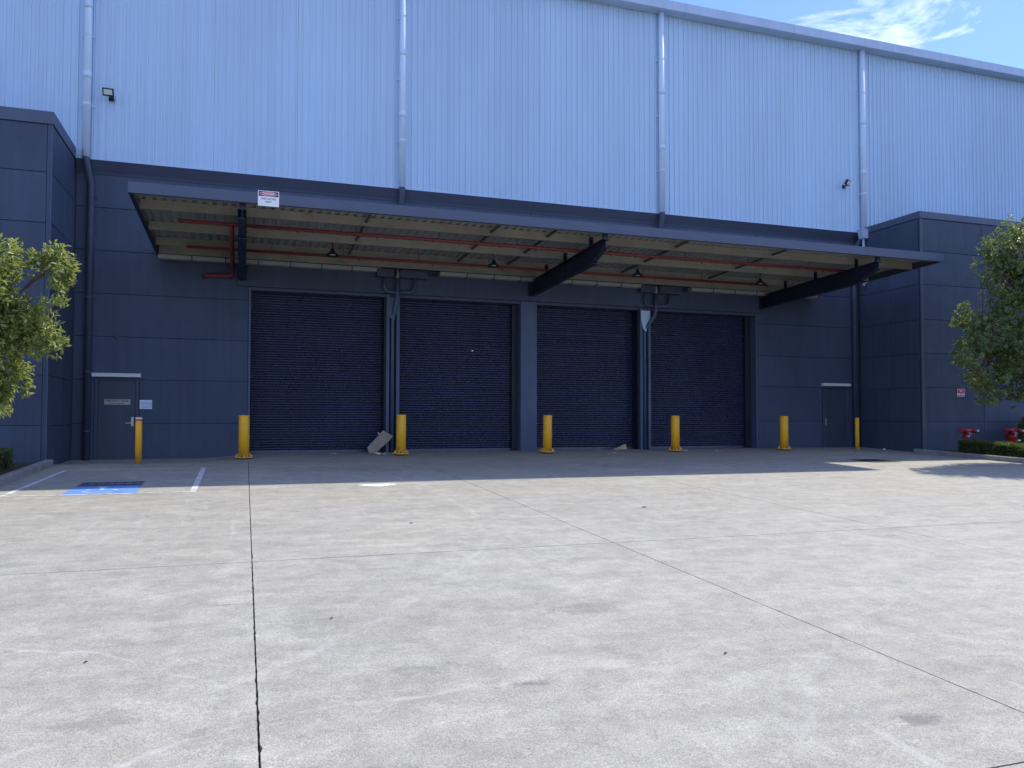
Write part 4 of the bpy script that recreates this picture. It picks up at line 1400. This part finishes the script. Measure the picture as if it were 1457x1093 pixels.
# ================================================================== litter
t = thing('cardboard_sheet', 'grey cardboard sheet leaning at the foot of the steel column', 'cardboard', (3.5, -0.3, gz(3.5, -0.3)))
q = [(3.215, -0.46, 0.03), (3.70, -0.16, 0.495), (3.985, -0.19, 0.33), (3.86, -0.24, 0.20), (3.44, -0.42, -0.135), (3.27, -0.47, -0.135)]
nrm = (Vector(q[1]) - Vector(q[0])).cross(Vector(q[2]) - Vector(q[0])).normalized() * 0.008
q2 = [tuple(Vector(p) + nrm) for p in q]
MB().add(q + q2, [(0, 1, 2, 3, 4, 5), (11, 10, 9, 8, 7, 6)]).build('sheet', 'cardboard', t)
MB().add(q + q2, [(i, 6 + i, 6 + (i + 1) % 6, (i + 1) % 6) for i in range(6)]).build('edge', 'cardboard_edge', t)
MB().add([(3.56, -0.25, 0.37), (3.60, -0.225, 0.41), (3.555, -0.245, 0.45), (3.53, -0.26, 0.43)], [(0, 1, 2, 3)]).build('flap', 'cardboard_edge', t)


def crumple(name, lab, cat, x, y, sx, sy, sz, mat, seed, group=None):
    r = random.Random(seed)
    m = MB()
    nx_, ny_ = 6, 5
    for j in range(ny_):
        for i in range(nx_):
            xx = x + (i / (nx_ - 1) - .5) * sx + r.uniform(-.1, .1) * sx
            yy = y + (j / (ny_ - 1) - .5) * sy + r.uniform(-.1, .1) * sy
            m.v.append((xx, yy, gz(xx, yy) + .002 + r.random() ** 2 * sz))
    for j in range(ny_ - 1):
        for i in range(nx_ - 1):
            a = j * nx_ + i
            m.f.append((a, a + 1, a + 1 + nx_, a + nx_))
    o = m.build(name, mat)
    tag(o, lab, cat, group)
    return o


crumple('paper_scrap', 'crumpled white paper under the leaning cardboard', 'litter', 3.56, -0.62, .30, .16, .07, 'litter_white', 1)
crumple('paper_scrap', 'torn white paper scrap at the first roller door', 'litter', 2.30, -0.30, .20, .10, .02, 'litter_white', 2)
crumple('paper_scrap', 'white paper scraps on the ground near the third roller door bollard', 'litter', 10.35, -1.35, .10, .08, .02, 'litter_white', 3)
crumple('paper_scrap', 'white paper scrap beside the bollard between third and fourth doors', 'litter', 13.05, -0.70, .22, .08, .03, 'litter_white', 4)
crumple('paper_scrap', 'tiny white scrap in front of the last roller door', 'litter', 14.0, -1.1, .09, .06, .025, 'litter_white', 6)
crumple('paper_scrap', 'pale scrap by the foot of the low block return wall', 'litter', 20.2, -1.5, .08, .06, .07, 'litter_white', 8)
t = thing('cardboard_scrap', 'crumpled tan cardboard scrap at the third roller door', 'cardboard', (11.25, 0.10, gz(11.25, 0.1)))
MB().add([(11.05, 0.05, -.13), (11.42, 0.0, -.13), (11.46, 0.1, 0.03), (11.36, 0.13, 0.02), (11.25, 0.12, -.05), (10.95, 0.0, -.11)],
         [(0, 1, 2, 3, 4), (5, 0, 4)]).build('sheet', 'litter_tan', t)
MB().add([(11.05, 0.051, -.132), (11.42, 0.001, -.132), (11.40, -.12, -.125), (11.0, -.10, -.13)], [(0, 3, 2, 1)]).build('flap', 'litter_tan', t)

LV = [(5.78, -11.6, .16, 'dark dry leaf alone on the sunlit concrete past the crossing joints'), (0.62, -16.35, .05, 'tiny dark leaf near the long joint'),
      (2.05, -12.2, .10, 'small dry leaf on the slab between the two long joints'), (3.05, -17.9, .05, 'small dark leaf on the near slab by the stain'),
      (-0.95, -16.9, .05, 'tiny dark leaf on the slab beside the long chipped joint')]
for (lx, ly, s_, lab) in LV:
    s_ *= 0.7
    m = MB()
    m.v = [(lx, ly, gz(lx, ly) + .004), (lx + s_ * .5, ly + s_ * .28, gz(lx, ly) + .015), (lx + s_, ly + s_ * .1, gz(lx + s_, ly) + .01), (lx + s_ * .5, ly - s_ * .2, gz(lx, ly) + .006)]
    m.f = [(0, 3, 1), (3, 2, 1)]
    tag(m.build('dry_leaf', 'dry_leaf'), lab, 'leaf', 'dry leaves on the concrete')
